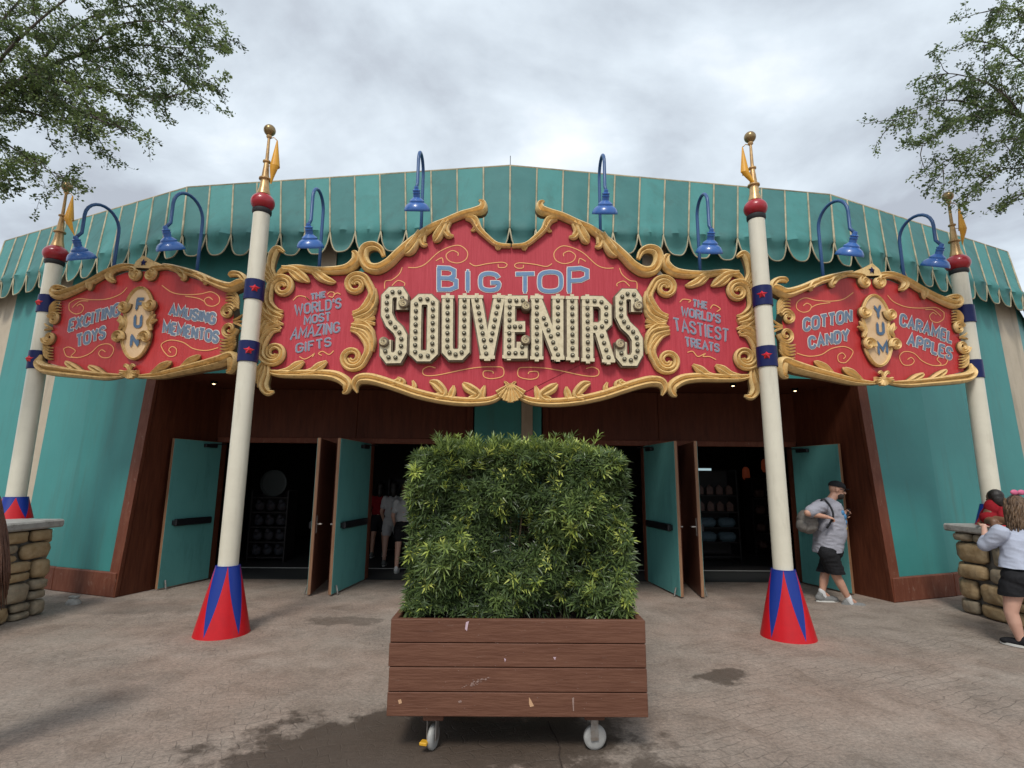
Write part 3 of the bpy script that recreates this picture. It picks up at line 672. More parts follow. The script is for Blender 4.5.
# ================================================================= POLES
def cone(mb, c, r0, r1, h, top0, tris=8, ph=0, shade=(0, 1)):
    """red cone with blue triangles hanging from its top edge"""
    nz = 14; n = 96
    for k in range(nz):
        for i in range(n):
            z0, z1 = h*k/nz, h*(k+1)/nz; a0, a1 = 2*math.pi*i/n+ph, 2*math.pi*(i+1)/n+ph
            r_0 = lerp(r0, r1, k/nz); r_1 = lerp(r0, r1, (k+1)/nz)
            mb.face([(c[0]+r_0*math.cos(a0), c[1]+r_0*math.sin(a0), c[2]+z0), (c[0]+r_0*math.cos(a1), c[1]+r_0*math.sin(a1), c[2]+z0), (c[0]+r_1*math.cos(a1), c[1]+r_1*math.sin(a1), c[2]+z1), (c[0]+r_1*math.cos(a0), c[1]+r_1*math.sin(a0), c[2]+z1)])
def conemat(root, h, tris, ph):
    m = bpy.data.materials.new('harlequin_cone_paint'); m.use_nodes = True; nt = m.node_tree; N = nt.nodes; L = nt.links; b = N['Principled BSDF']
    b.inputs['Roughness'].default_value = .42; b.inputs['Specular IOR Level'].default_value = .35
    tc = N.new('ShaderNodeTexCoord'); sp = N.new('ShaderNodeSeparateXYZ'); L.new(tc.outputs['Object'], sp.inputs[0])
    def mth(op, a, b_=None):
        q = N.new('ShaderNodeMath'); q.operation = op
        for i, x in enumerate((a, b_)):
            if x is None: continue
            if isinstance(x, (int, float)): q.inputs[i].default_value = x
            else: L.new(x, q.inputs[i])
        return q.outputs[0]
    an = mth('ARCTAN2', sp.outputs[1], sp.outputs[0]); t = mth('FRACT', mth('ADD', mth('MULTIPLY', an, tris/(2*math.pi)), ph))
    tri = mth('MULTIPLY', mth('ABSOLUTE', mth('SUBTRACT', t, .5)), 2.0)        # 0 centre .. 1 edges
    hz = mth('DIVIDE', sp.outputs[2], h)                                        # 0..1
    f = mth('GREATER_THAN', tri, mth('MULTIPLY', mth('SUBTRACT', 1.03, hz), 1.0))
    n = N.new('ShaderNodeTexNoise'); n.inputs['Scale'].default_value = 9; n.inputs['Detail'].default_value = 6
    mr = N.new('ShaderNodeMix'); mr.data_type = 'RGBA'; mr.inputs['A'].default_value = (.56,.006,.012,1); mr.inputs['B'].default_value = (.40,.006,.012,1); L.new(n.outputs[0], mr.inputs['Factor']); ns = N.new('ShaderNodeTexNoise'); ns.inputs['Scale'].default_value = 26; ns.inputs['Detail'].default_value = 8; ns.inputs['Roughness'].default_value = .8; sc_ = mth('MULTIPLY', mth('GREATER_THAN', mth('SUBTRACT', ns.outputs[0], mth('MULTIPLY', hz, .10)), .635), .7)
    mx = N.new('ShaderNodeMix'); mx.data_type = 'RGBA'; L.new(f, mx.inputs['Factor']); L.new(mr.outputs['Result'], mx.inputs['A']); mx.inputs['B'].default_value = (.007,.028,.22,1)
    m3 = N.new('ShaderNodeMix'); m3.data_type = 'RGBA'; L.new(sc_, m3.inputs['Factor']); L.new(mx.outputs['Result'], m3.inputs['A']); m3.inputs['B'].default_value = (.10,.06,.05,1); L.new(m3.outputs['Result'], b.inputs['Base Color']); return m
def pole(x, y, z0, ztop, zball, bands, label, cone_h, cr, flagside, rp=.107, rb_=.144, ph=0.0, flagz=-.1, fy=.0):
    root = empty('tent_pole', (x, y, z0), label, 'pole', 'ivory tent poles holding up the signs')
    mb = MB(); nseg = 12
    mb.lathe((x, y, z0+cone_h-.02), [(rp*1.0, 0), (rp*.97, (zball-z0-cone_h)*.5), (rp*.93, zball-z0-cone_h-.1)], 32); mb.build('pole_shaft', M['polew'], root, True, 40)
    mb = MB(); cone(mb, (x, y, z0), cr, rp*1.22, cone_h, 0)
    mb.lathe((x, y, z0+cone_h), [(rp*1.22, 0), (rp*1.22, .012), (rp*.8, .012)], 32)
    mb.build('cone_base', conemat(root, cone_h, 5, ph), root, True, 40)
    mb = MB(); rt = rp*.93
    mb.lathe((x, y, zball-.115), [(rt*1.02, -.05), (rt*1.16, -.03), (rt*1.16, .01), (rt*.9, .03)], 32); mb.build('collar', M['rubber'], root, True, 40)
    mb = MB(); mb.sphere((x, y, zball), rb_, 32, 20, (1, 1, .84)); mb.build('red_ball', M['ballred'], root, True)
    mb = MB(); H = ztop-zball
    mb.lathe((x, y, zball+rb_*.72), [(.085, 0), (.06, H*.10), (.052, H*.20), (.075, H*.21), (.075, H*.225), (.048, H*.24), (.03, H*.44), (.048, H*.45), (.048, H*.465), (.022, H*.48), (.017, H*.78), (.034, H*.80), (.034, H*.82), (.012, H*.84), (.012, H*.92)], 20)
    mb.build('finial_spire', M['finial'], root, True, 40)
    mb = MB(); mb.sphere((x, y, ztop), .075, 20, 14); mb.build('finial_ball', M['ballgold'], root, True)
    for zb in bands:
        rr = lerp(rp, rt, (zb-z0-cone_h)/(zball-z0-cone_h))
        mb = MB(); mb.lathe((x, y, zb), [(rr*1.02, -.13), (rr*1.15, -.125), (rr*1.15, .125), (rr*1.02, .13)], 36); bd = mb.build('blue_band', M['bandblue'], root, True, 40)
        for sgn in ((1,) if abs(x) < 5 else (1,)):
            ang = math.atan2(-y, -x) if abs(x) < 5 else math.atan2(-y, -x) + (R(58) if x < 0 else -R(-58))*(-1)
            d = Vector((math.cos(ang), math.sin(ang), 0)); s = Vector((-d.y, d.x, 0)); c = Vector((x, y, zb)) + d*(rr*1.15)
            mb = MB(); pts = []
            for k in range(10): q = (.072 if k % 2 == 0 else .03); pts.append(c - d*.012*(2.0 if k % 2 == 0 else 0) + s*q*math.sin(R(36*k)) + Vector((0,0,q*math.cos(R(36*k)))))
            for k in range(10): mb.face([c + d*.045, pts[k], pts[(k+1) % 10]])
            mb.build('star', M['starred'], bd)
    # pennant: a curled sheet hanging from two little arms
    mb = MB(); top = ztop-.16; fx = x + flagside*.12
    mb.tube([(x, y, top+.04), (x+flagside*.07, y-.01, top+.05), (fx, y-.02, top)], .006, 6); mb.tube([(x, y, top-.35), (fx, y-.02, top-.36)], .005, 6); mb.build('pennant_arm', M['finial'], root, True)
    mb = MB(); nr = 12
    for k in range(10):
        for i in range(nr):
            def pt(k_, i_):
                t = k_/10; a = R(-160 + 250*i_/nr); r = .008 + .055*min(1, t/.62) ; zz = top - .62*t
                if t > .62: s_ = (t-.62)/.38; r *= (1-s_*.86); return (fx + flagside*.0 + r*math.cos(a)*(1-s_*.3) - flagside*.05*s_*flagz*-6, y-.02+r*math.sin(a), zz)
                return (fx + r*math.cos(a), y-.02 + r*math.sin(a), zz)
            if k >= 6 and i > 6: continue
            mb.face([pt(k, i), pt(k, i+1), pt(k+1, i+1), pt(k+1, i)])
    mb.build('pennant', M['flag'], root, True)
def zat(px, py, x, y):
    d = ray(px, py); t = math.hypot(x, y)/math.hypot(d.x, d.y); return CAM.z + d.z*t
gI = onz(221.5, 627, 0); gJ = onz(791, 632, 0); xi = (gJ.x-gI.x)/2; yi = (gI.y+gJ.y)/2
print('inner poles', gI, gJ)
PX, PY = 3.16, 6.42
zi = lambda py: zat(256, py, -PX, PY)
pole(-PX, PY, 0, zat(272, 131, -PX, PY), zat(264, 203, -PX, PY), (zat(255, 291, -PX, PY), zat(246.5, 352, -PX, PY)), 'ivory pole with red ball, between the FUN sign and the centre sign', zat(231, 566, -PX, PY), .29, 1, ph=.386)
pole(PX, PY, 0, zat(747, 138, PX, PY), zat(754, 209, PX, PY), (zat(763, 297, PX, PY), zat(770, 357, PX, PY)), 'ivory pole with red ball, between the centre sign and the YUM sign', zat(781, 570, PX, PY), .29, -1, ph=.114, flagz=-.6)
OX, OY = 6.56, 7.42; ZO = 1.15
pole(-OX, OY, ZO, zat(68, 187, -OX, OY), zat(53, 254, -OX, OY), (zat(42, 304, -OX, OY), zat(33, 360, -OX, OY)), 'ivory pole on the stone pier at the left end of the FUN sign', .27, .215, 1, rp=.11, rb_=.158, ph=.17, flagz=.4)
pole(OX, OY, ZO, zat(946, 197, OX, OY), zat(961, 263, OX, OY), (zat(971, 314, OX, OY), zat(979, 369, OX, OY)), 'ivory pole on the stone pier at the right end of the YUM sign', .27, .215, 1, rp=.11, rb_=.158, ph=.83)
# ================================================================= GOOSENECK LAMPS
LAB = ['gooseneck lamp nearest the left outer pole, above EXCITING TOYS', 'gooseneck lamp above the right part of the FUN sign, by AMUSING', "gooseneck lamp above the panel reading THE WORLD'S MOST AMAZING GIFTS", 'gooseneck lamp above the word BIG', 'gooseneck lamp above the right shoulder of the centre sign, past the word TOP', "gooseneck lamp above the panel reading THE WORLD'S TASTIEST TREATS", 'gooseneck lamp above the left half of the YUM sign', 'gooseneck lamp nearest the right outer pole, above CARAMEL APPLES']
def lamp(k, base, top, rim, pl, Rr):
    N_ = pl.N; pb = Plane(pl.O - pl.N*.2, pl.U); u, v = pb.uv(*base); b = pb.w(u, v - .35)
    d = Vector((b.x, b.y, 0)); zt = zat(*top, b.x + N_.x*Rr*.6, b.y + N_.y*Rr*.6); s = b + N_*2*Rr; zr = zat(*rim, s.x, s.y)
    root = empty('gooseneck_lamp', b, 'blue ' + LAB[k], 'lamp', 'blue gooseneck lamps over the signs')
    pts = [b, Vector((b.x, b.y, zt-Rr-.3)), Vector((b.x, b.y, zt-Rr-.05))]
    pts += [Vector((b.x, b.y, zt-Rr)) + N_*(Rr-Rr*math.cos(R(a))) + Vector((0,0,Rr*math.sin(R(a)))) for a in range(0, 181, 15)]
    pts.append(Vector((s.x, s.y, zr+.36))); pts.append(Vector((s.x, s.y, zr)) - N_*.06 + (Vector((0,0,1))*math.cos(R(27)) + N_*math.sin(R(27)))*.29)
    mb = MB(); mb.tube(pts, .022, 10); mb.build('gooseneck_pipe', M['pipeblue'], root, True)
    mb = MB(); mb.box(b+Vector((0,0,.03))-N_*-.0, (.1,.05,.14), pl.U, N_, (0,0,1), .01); mb.build('mounting_plate', M['pipeblue'], root)
    mb = MB(); c = (s.x, s.y, zr)
    axl = (Vector((0,0,1))*math.cos(R(27)) + N_*math.sin(R(27))).normalized(); c = Vector(c) - N_*.06; k_ = .9
    mb.lathe(c, [(r_*k_, h_*k_) for r_, h_ in [(.185,0),(.19,.010),(.182,.04),(.155,.085),(.115,.115),(.108,.118),(.106,.145),(.07,.175),(.052,.19),(.05,.24),(.058,.245),(.058,.255),(.05,.26),(.05,.275),(.058,.28),(.058,.29),(.035,.30),(.03,.34),(.022,.345)]], 32, axl, closed=False)
    mb.lathe(c, [(r_*k_, h_*k_) for r_, h_ in [(.18,.002),(.165,.05),(.13,.09),(.06,.12),(.001,.12)]], 32, axl, closed=False); mb.build('lamp_shade', M['lampblue'], root, True, 45)
    mb = MB(); mb.sphere(c + axl*.06, .04, 12, 8); mb.build('bulb', M['cream'], root, True)
for k, (b, t, r_, pl, Rr) in enumerate([((113,272),(95,206),(78,258),PL,.26), ((197,270),(186,197),(169,249),PL,.26), ((319,268),(315,193),(309,246),PC,.2), ((421,232),(419,158),(416,209),PC,.2),
      ((600.5,235),(602,161),(607,212),PC,.2), ((700,268),(707,198),(714,251),PC,.2), ((823,275),(833,205),(848,255),PR,.26), ((905,285),(921,217),(935,266),PR,.26)]): lamp(k, b, t, r_, pl, Rr)
# ================================================================= BUILDING
bld = empty('shop_building', (0, 9.8, 0), 'teal tent-shaped shop with a scalloped striped awning, red-brown entrance and open doors', 'shop')
JX, JY, BX, BY = 5.62, 8.24, 5.2, 9.72; SOF = 3.3
def wline(X): return JY + .38*(X-JX) if X < 6.9 else JY + .38*(6.9-JX) + .5*(X-6.9)
def mir(pts, sx): return [(p[0]*sx,)+tuple(p[1:]) for p in pts]
def quadwall(mb, p, q, z0, z1, mi=0, bat=0):
    # p,q plan points; bat: inward lean of the top
    bat = .20; o = Vector((0, bat, 0))
    mb.face([(p[0], p[1], z0), (q[0], q[1], z0), (q[0]+o.x, q[1]+o.y, z1), (p[0]+o.x, p[1]+o.y, z1)], mi)
for sx in (-1, 1):
    # lower/outer wall painted in wide vertical stripes
    segs = [(JX+.0, 6.9, 'teal'), (6.9, 7.96, 'teal'), (7.96, 8.45, 'beige' if sx < 0 else 'teal'), (8.45, 9.8, 'teal'), (9.8, 10.6, 'beige')]
    for tone in ('teal', 'beige'):
        mb = MB()
        for a, b, t in segs:
            if t == tone: quadwall(mb, (a*sx, wline(a)), (b*sx, wline(b)), 0, 5.5, 0)
        k = 10.6
        for i, (a, b) in enumerate(((10.6, 11.8), (11.8, 13.0), (13.0, 15))):
            if (i % 2 == 0) == (tone == 'teal'): quadwall(mb, (a*sx, wline(10.6)+(a-10.6)*.88), (b*sx, wline(10.6)+(b-10.6)*.88), 0, 5.5)
        mb.build('wall', M[tone], bld)
    # skirting and jamb boards
    mb = MB()
    for a, b in ((JX, 6.9), (6.9, 9.9)):
        d = Vector((b-a, wline(b-.001)-wline(a), 0)); L_ = d.length; d.normalize(); c = Vector(((a+b)/2, (wline(a)+wline(b-.001))/2-.03, .17)); mb.box((c.x*sx, c.y, c.z), (L_, .07, .34), (d.x*sx, d.y, 0), b=.012)
    mb.build('skirting_board', M['woodtrim'], bld)
    mb = MB(); e = .16
    mb.hull([((JX-.02)*sx, JY-.06, 0), ((JX-.02)*sx, JY+.3, 0), ((JX+e)*sx, JY-.0, 0), ((JX+e)*sx, JY+.1, 0), ((JX-.14)*sx, JY+.08, 3.35), ((JX-.14)*sx, JY+.4, 3.35), ((JX+.04)*sx, JY+.13, 3.35), ((JX+.04)*sx, JY+.24, 3.35)])
    mb.build('jamb_trim', M['woodtrim'], bld)
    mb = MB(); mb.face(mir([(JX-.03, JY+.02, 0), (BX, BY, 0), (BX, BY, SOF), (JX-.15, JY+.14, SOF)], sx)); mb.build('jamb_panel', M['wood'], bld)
    # upper wall above the soffit
    mb = MB(); mb.face(mir([(0, 7.76, SOF), (JX-.02, JY+.14, SOF), (JX+.03, JY+.20, 5.5), (0, 7.76, 5.5)], sx)); mb.build('upper_wall', M['teal'], bld)
def upY(x): return 7.76 + (JY+.14-7.76)*abs(x)/(JX-.02)
for x0, x1 in ((2.08, 2.48), (-3.0,-2.72)):
    mb = MB(); mb.box(((x0+x1)/2, upY((x0+x1)/2)-.012, 4.38), (x1-x0, .03, 2.1), (1, math.copysign(.112, x0), 0), (-math.copysign(.112, x0), 1, 0)); mb.build('beige_panel', M['beige'], bld)
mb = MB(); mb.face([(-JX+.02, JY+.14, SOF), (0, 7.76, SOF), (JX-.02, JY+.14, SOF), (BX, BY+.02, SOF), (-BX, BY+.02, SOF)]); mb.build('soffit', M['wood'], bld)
# back wall of the porch: mullions + header
DH = 2.40; PWc = .62
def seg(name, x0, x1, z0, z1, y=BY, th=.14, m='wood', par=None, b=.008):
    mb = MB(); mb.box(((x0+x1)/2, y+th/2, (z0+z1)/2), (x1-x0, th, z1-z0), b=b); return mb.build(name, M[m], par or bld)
MX = 3.08; M1 = 2.42     # mullion between the two openings of a side
for sx in (-1, 1):
    seg('header_panel', *sorted((sx*PWc, sx*(M1+.3))), DH, SOF-.002); seg('header_panel', *sorted((sx*(M1+.303), sx*(BX+.02))), DH, SOF-.002)
    seg('door_head_trim', *sorted((sx*(PWc+.1), sx*(BX-.02))), DH-.075, DH+.02, BY-.025, .1, 'woodtrim')
    seg('mullion', *sorted((sx*(M1), sx*(MX))), 0, DH-.076, BY-.02, .2, 'woodtrim')
    seg('door_jamb', *sorted((sx*(BX-.10), sx*(BX+.0))), 0, DH-.076, BY-.02, .2, 'woodtrim')
    seg('door_jamb', *sorted((sx*(PWc), sx*(PWc+.12))), 0, SOF-.002, BY-.06, .2, 'wood')
seg('centre_pier', -PWc+.02, PWc-.02, 0, SOF-.002, BY-.1, .3, 'teal')
seg('centre_pier_board', .24, .44, 0, SOF-.003, BY-.14, .035, 'beige')
# spotlights in the soffit
for (px, py) in ((214,383),(733,385),(795,390)):
    d = ray(px, py); p = CAM + d*((SOF-.03-CAM.z)/d.z)
    mb = MB(); mb.lathe((p.x, p.y, SOF-.05), [(.05,.05),(.055,0),(.045,0),(.04,.03)], 20, closed=False); dl = mb.build('downlight', M['bar'], bld, True, 40)
    mb = MB(); mb.sphere((p.x, p.y, SOF-.03), .028, 14, 8); mb.build('bulb', M['glow'], dl, True)
# doors: leaf panels that swing out
def door(hx, hy, ang, W, sideface, bar=True, brown=False):
    """hinge at (hx,hy), leaf points along ang (degrees, plan); inner (teal) face on the sideface (+1/-1) side"""
    d = Vector((math.cos(R(ang)), math.sin(R(ang)), 0)); n = Vector((-d.y, d.x, 0))*sideface; H = DH-.1; c = Vector((hx, hy, .02+H/2)) + d*W/2
    mb = MB(); mb.box(c, (W, .045, H), d, n, b=.004); lf = mb.build('door', M['dooredge'], bld)
    mb = MB(); mb.box(c + n*.024, (W-.012, .006, H-.012), d, n); mb.build('inner_face', M['teal_door'], lf)
    mb = MB(); mb.box(c - n*.024, (W-.012, .006, H-.012), d, n); mb.build('outer_face', M['brownleaf'], lf)
    mb = MB(); q = Vector((hx, hy, 1.0)) + d*W*.5 + n*.075; mb.box(q, (W*.74, .06, .11), d, n, b=.015)
    for s_ in (-1, 1): mb.box(q + d*s_*W*.34 - n*.03, (.07, .05, .075), d, n, b=.006)
    mb.build('panic_bar', M['bar'], lf)
    mb = MB(); mb.box(Vector((hx, hy, H-.06)) + d*W*.28 + n*.06, (.26, .06, .06), d, n, b=.01); mb.tube([Vector((hx, hy, H-.03)) + d*W*.3 + n*.06, Vector((hx, hy, H-.02)) + d*.05 + n*.16], .01, 6); mb.build('door_closer', M['bar'], lf)
    mb = MB(); q = Vector((hx, hy, 1.02)) + d*(W-.09) - n*.03; mb.box(q, (.05, .012, .26), d, n, b=.004); mb.tube([q, q - n*.06, q - n*.06 - d*.11], .011, 8); mb.build('handle', M['steel'], lf)
    mb = MB(); q = Vector((hx, hy, .02)) + d*(W-.1) + n*.05; mb.tube([q + Vector((0,0,.12)), q + Vector((0,0,.0)) + n*.03], .012, 6); mb.build('kick_stop', M['steel'], lf)
for sx in (-1, 1):
    A_ = lambda a: a if sx > 0 else 180-a
    door(sx*(BX-.12), BY-.08, A_(-74.5), .98, -sx)
    door(sx*(MX-.02), BY-.08, A_(-97), 1.28, sx)
    door(sx*(M1+.02), BY-.08, A_(-83), 1.28, -sx)
    door(sx*(PWc+.13), BY-.06, A_(-92), 1.1, sx)
# interior room
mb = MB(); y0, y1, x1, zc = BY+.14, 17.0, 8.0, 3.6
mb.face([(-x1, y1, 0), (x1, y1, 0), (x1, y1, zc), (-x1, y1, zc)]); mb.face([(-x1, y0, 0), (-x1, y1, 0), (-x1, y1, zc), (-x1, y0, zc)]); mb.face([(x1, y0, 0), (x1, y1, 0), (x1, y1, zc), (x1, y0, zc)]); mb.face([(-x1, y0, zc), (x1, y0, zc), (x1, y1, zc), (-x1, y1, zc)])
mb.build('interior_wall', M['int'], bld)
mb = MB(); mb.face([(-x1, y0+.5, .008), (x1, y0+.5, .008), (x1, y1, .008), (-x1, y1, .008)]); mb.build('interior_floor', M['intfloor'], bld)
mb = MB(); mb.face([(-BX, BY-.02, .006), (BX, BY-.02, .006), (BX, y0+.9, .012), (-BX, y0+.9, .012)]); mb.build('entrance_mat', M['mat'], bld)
mb = MB()
for sx in (-1,1): mb.box((sx*3.0, y0+.95, .02), (4.5, .035, .012)); 
mb.build('threshold_strip', M['strip'], bld)
# ---- awning: three faces per side
TOPZ, HEMZ, SD = 6.84, 5.44, .37
TOP = [(0, 8.2), (5.81, 9.0), (11.2, 11.35), (14.9, 14.85)]; HEM = [(0, 7.6), (5.13, 7.97), (10.3, 10.28), (14.1, 13.9)]
def awning(i, sx, npan=13):
    t0, t1 = TOP[i], TOP[i+1]; h0, h1 = HEM[i], HEM[i+1]
    aw = None; pm = MB(); nn = Vector(((h1[1]-h0[1])*sx, -(h1[0]-h0[0]), 0)).normalized()
    rng = random.Random(i*10+sx)
    for k in range(npan):
        f0, f1 = k/npan, (k+1)/npan; nx = 12
        T = lambda f: Vector((lerp(t0[0],t1[0],f)*sx, lerp(t0[1],t1[1],f), TOPZ)); Hh = lambda f: Vector((lerp(h0[0],h1[0],f)*sx, lerp(h0[1],h1[1],f), HEMZ))
        mb = MB(); rows = []; ph = rng.random()*6; D = SD*(.93+rng.random()*.1)
        for j in range(9):
            g = j/8; row = []
            for q in range(nx+1):
                u = q/nx; f = lerp(f0, f1, u); p = T(f).lerp(Hh(f), g); e = math.sin(math.pi*u)
                p = p + nn*(.015*e*math.sin(math.pi*g)) + nn*(.08*e*max(0, g-.8)*5 + .008*math.sin(u*9+ph)*g)*(1 if g < 1 else 1)
                row.append(p)
            rows.append(row)
        for j in range(1, 6):
            g = j/5; row = []
            for q in range(nx+1):
                u = q/nx; f = lerp(f0, f1, u); e = math.sin(math.pi*u); dd = D*(1-abs(2*u-1)**3.0)**.8
                p = Hh(f) + Vector((0,0,-dd*g)) + nn*(.08*e*(1-.6*g) - .05*math.sin(g*3)*(.6+.4*math.sin(u*7+ph)) + .012*math.sin(g*9+ph)*e + .008*math.sin(u*9+ph))
                row.append(p)
            rows.append(row)
        W = nx+1; vs = [p for r_ in rows for p in r_]; fs = []
        for j in range(len(rows)-1):
            for q in range(nx):
                fs.append((j*W+q, j*W+q+1, (j+1)*W+q+1, (j+1)*W+q))
        mb.add(vs, fs)
        dark = (k % 2 == 0)
        if i == 2: m = M['awnB'] if dark else M['beige']
        else: m = M['awnB'] if (dark if i == 0 else not dark) else M['awnA']
        if aw is None: aw = empty_aw
        mb.build('awning_panel', m, aw, True, 60)
        pm.tube([r_[0] - (T(f0)-Hh(f0))*0 + nn*.006 for r_ in rows[:9]], .015, 6)
        low = [p + nn*.004 for p in rows[-1]]; pm.tube(low, .012, 6)
        if k == npan-1: pm.tube([r_[-1] + nn*.008 for r_ in rows[:9]], .013, 6)
    pm.build('piping', M['piping'], aw, True)
for sx in (-1, 1):
    for i in range(3):
        empty_aw = MB(); a, b = TOP[i], TOP[i+1]
        empty_aw.tube([(a[0]*sx, a[1]+.02, TOPZ+.01), (b[0]*sx, b[1]+.02, TOPZ+.01)], .025, 8); empty_aw = empty_aw.build('awning', M['piping'], bld, True)
        awning(i, sx)
# roof behind the awning
mb = MB(); rp_ = [(p[0], p[1], TOPZ-.02) for p in TOP] + [(14.9, 26, TOPZ-.02)]; full = [(-p[0], p[1], p[2]) for p in rp_[:0:-1]] + rp_
ap = (0, 18, TOPZ+.05)
for i in range(len(full)-1): mb.face([full[i], full[i+1], ap])
mb.build('roof', M['roof'], bld)
mb = MB(); mb.tube([(0, 8.5, TOPZ), (0, 8.5, TOPZ+.38)], .006, 6); mb.build('lightning_rod', M['bar'], bld)
# hidden back and side walls so that the building is closed
mb = MB()
for sx in (-1, 1): mb.face([(15*sx, wline(10.6)+4.4*.88, 0), (15*sx, 26, 0), (14.2*sx, 26, 6.8), (14.2*sx, 15.5, 6.8)])
mb.face([(-15, 26, 0), (15, 26, 0), (14.2, 26, 6.8), (-14.2, 26, 6.8)]); mb.build('back_wall', M['teal'], bld)
# ================================================================= SHOP DISPLAYS
def prod(name, mb, m, par): return mb.build(name, m, par, True, 40)
mprod = mat('blue_plush', (.10,.16,.19), .8, c2=(.07,.11,.14), scale=20); mpack = mat('peach_pack', (.15,.075,.05), .5, c2=(.08,.04,.04), scale=30)
mshelf = mat('dark_shelf', (.02,.016,.016), .6); mplate = mat('grey_disc', (.045,.055,.055), .6); mprod2 = mat('dim_plush', (.035,.045,.06), .8, c2=(.05,.03,.03), scale=15)
def rack(x, y, w, h, label, rows, kind):
    rt = empty('display_rack', (x, y, 0), label, 'shop rack')
    mb = MB(); mb.box((x, y+.25, h/2), (w, .04, h)); [mb.box((x+s*w/2, y, h/2), (.03, .5, h)) for s in (-1,1)]; mb.build('rack_frame', mshelf, rt)
    for z in rows:
        mb = MB(); mb.box((x, y, z), (w, .46, .025)); mb.build('shelf', mshelf, rt)
    return rt
p = at(715, 560, 12.2); rk = rack(p.x, 12.2, .95, 1.95, 'dark rack of hanging packs and folded blue goods inside the right doorway', (.12,.42,.72,1.05,1.4), 0)
for zi_, z in enumerate((.44, .74)):
    for i in range(2):
        mb = MB(); mb.box((p.x-.22+i*.42, 12.0, z+.10), (.36, .3, .19), b=.06); tag(prod('folded_blanket', mb, mprod, None), 'pale blue folded %s on the %s shelf of the right rack' % ('goods, left stack' if i == 0 else 'goods, right stack', 'lower' if zi_ == 0 else 'upper'), 'folded goods', 'blue folded goods on the rack')
for zi_, z in enumerate((1.17, 1.52)):
    for i in range(4):
        mb = MB(); mb.hull([(p.x-.33+i*.21+a, 11.98+b, z-.09+c) for a in (-.07,.07) for b in (-.03,.03) for c in (0, .14)] + [(p.x-.33+i*.21, 11.98, z+.12)])
        tag(prod('snack_pack', mb, mpack, None), 'peach coloured pack hanging on the %s peg row of the right rack' % ('lower' if zi_ == 0 else 'upper'), 'pack', 'peach packs, %s row' % ('lower' if zi_ == 0 else 'upper'))
p = at(271, 545, 11.8); rk = rack(p.x, 11.8, .75, 1.45, 'dim rack of plush goods under a round disc inside the left doorway', (.1,.4,.7,1.0,1.3), 0)
for z in (.12,.42,.72,1.02):
    for i in range(3):
        mb = MB(); mb.sphere((p.x-.23+i*.23, 11.65, z+.11), .10, 12, 8, (1,.8,1)); mb.sphere((p.x-.23+i*.23, 11.58, z+.2), .05, 10, 6); tag(prod('plush_toy', mb, mprod2, None), 'small dim plush toy on a shelf of the left rack', 'plush toy', 'plush toys on the left rack')
mb = MB(); mb.lathe((p.x, 11.7, 1.6), [(.28,0),(.28,.04),(.24,.05),(.24,.02)], 28, (0,-1,0)); tag(prod('round_disc_sign', mb, mplate, None), 'dim round disc sign standing on top of the left rack', 'disc sign')
p = at(770, 520, 13.4); rack(p.x, 13.4, 1.0, 1.8, 'tall dark rack at the right side of the right doorway', (.1,.5,.9,1.3,1.7), 0)
for z in (.12,.52,.92,1.32):
    for i in range(3):
        mb = MB(); mb.box((p.x-.3+i*.3, 13.25, z+.12), (.22,.2,.2), b=.05); tag(prod('boxed_toy', mb, mpack if (i+int(z*10)) % 2 else mprod2, None), 'dim boxed toy on the rack at the right side of the right doorway', 'toy box', 'boxed toys on the far rack')
p = at(430, 510, 13.2); rack(p.x-.3, 13.2, 1.3, 1.7, 'dark rack far inside the left-centre doorway behind the shoppers', (.1,.5,.9,1.3), 0)
p = at(703, 473, 13); mb = MB(); mb.box((p.x, 13, p.z), (.42, .05, .26), b=.01); t_ = tag(mb.build('wall_screen', M['bar']), 'small pale lit screen above the right rack inside the shop', 'screen'); mb = MB(); mb.box((p.x, 12.97, p.z), (.38, .01, .22)); mb.build('screen_face', M['screen'], t_)
for (px, py, lb) in ((746,474,'lower'),(765,466,'upper')):
    p = at(px, py, 13.5); mb = MB(); mb.lathe((p.x, 13.5, p.z-.15), [(.05,0),(.09,.08),(.08,.26),(.04,.32)], 16); t_ = tag(mb.build('pendant_lamp', M['glow2'], None, True), 'orange glowing lamp hanging in the right doorway, %s one of two' % lb, 'lamp'); mb = MB(); mb.tube([(p.x, 13.5, p.z+.15), (p.x, 13.5, 3.6)], .008, 6); mb.build('cord', M['bar'], t_)
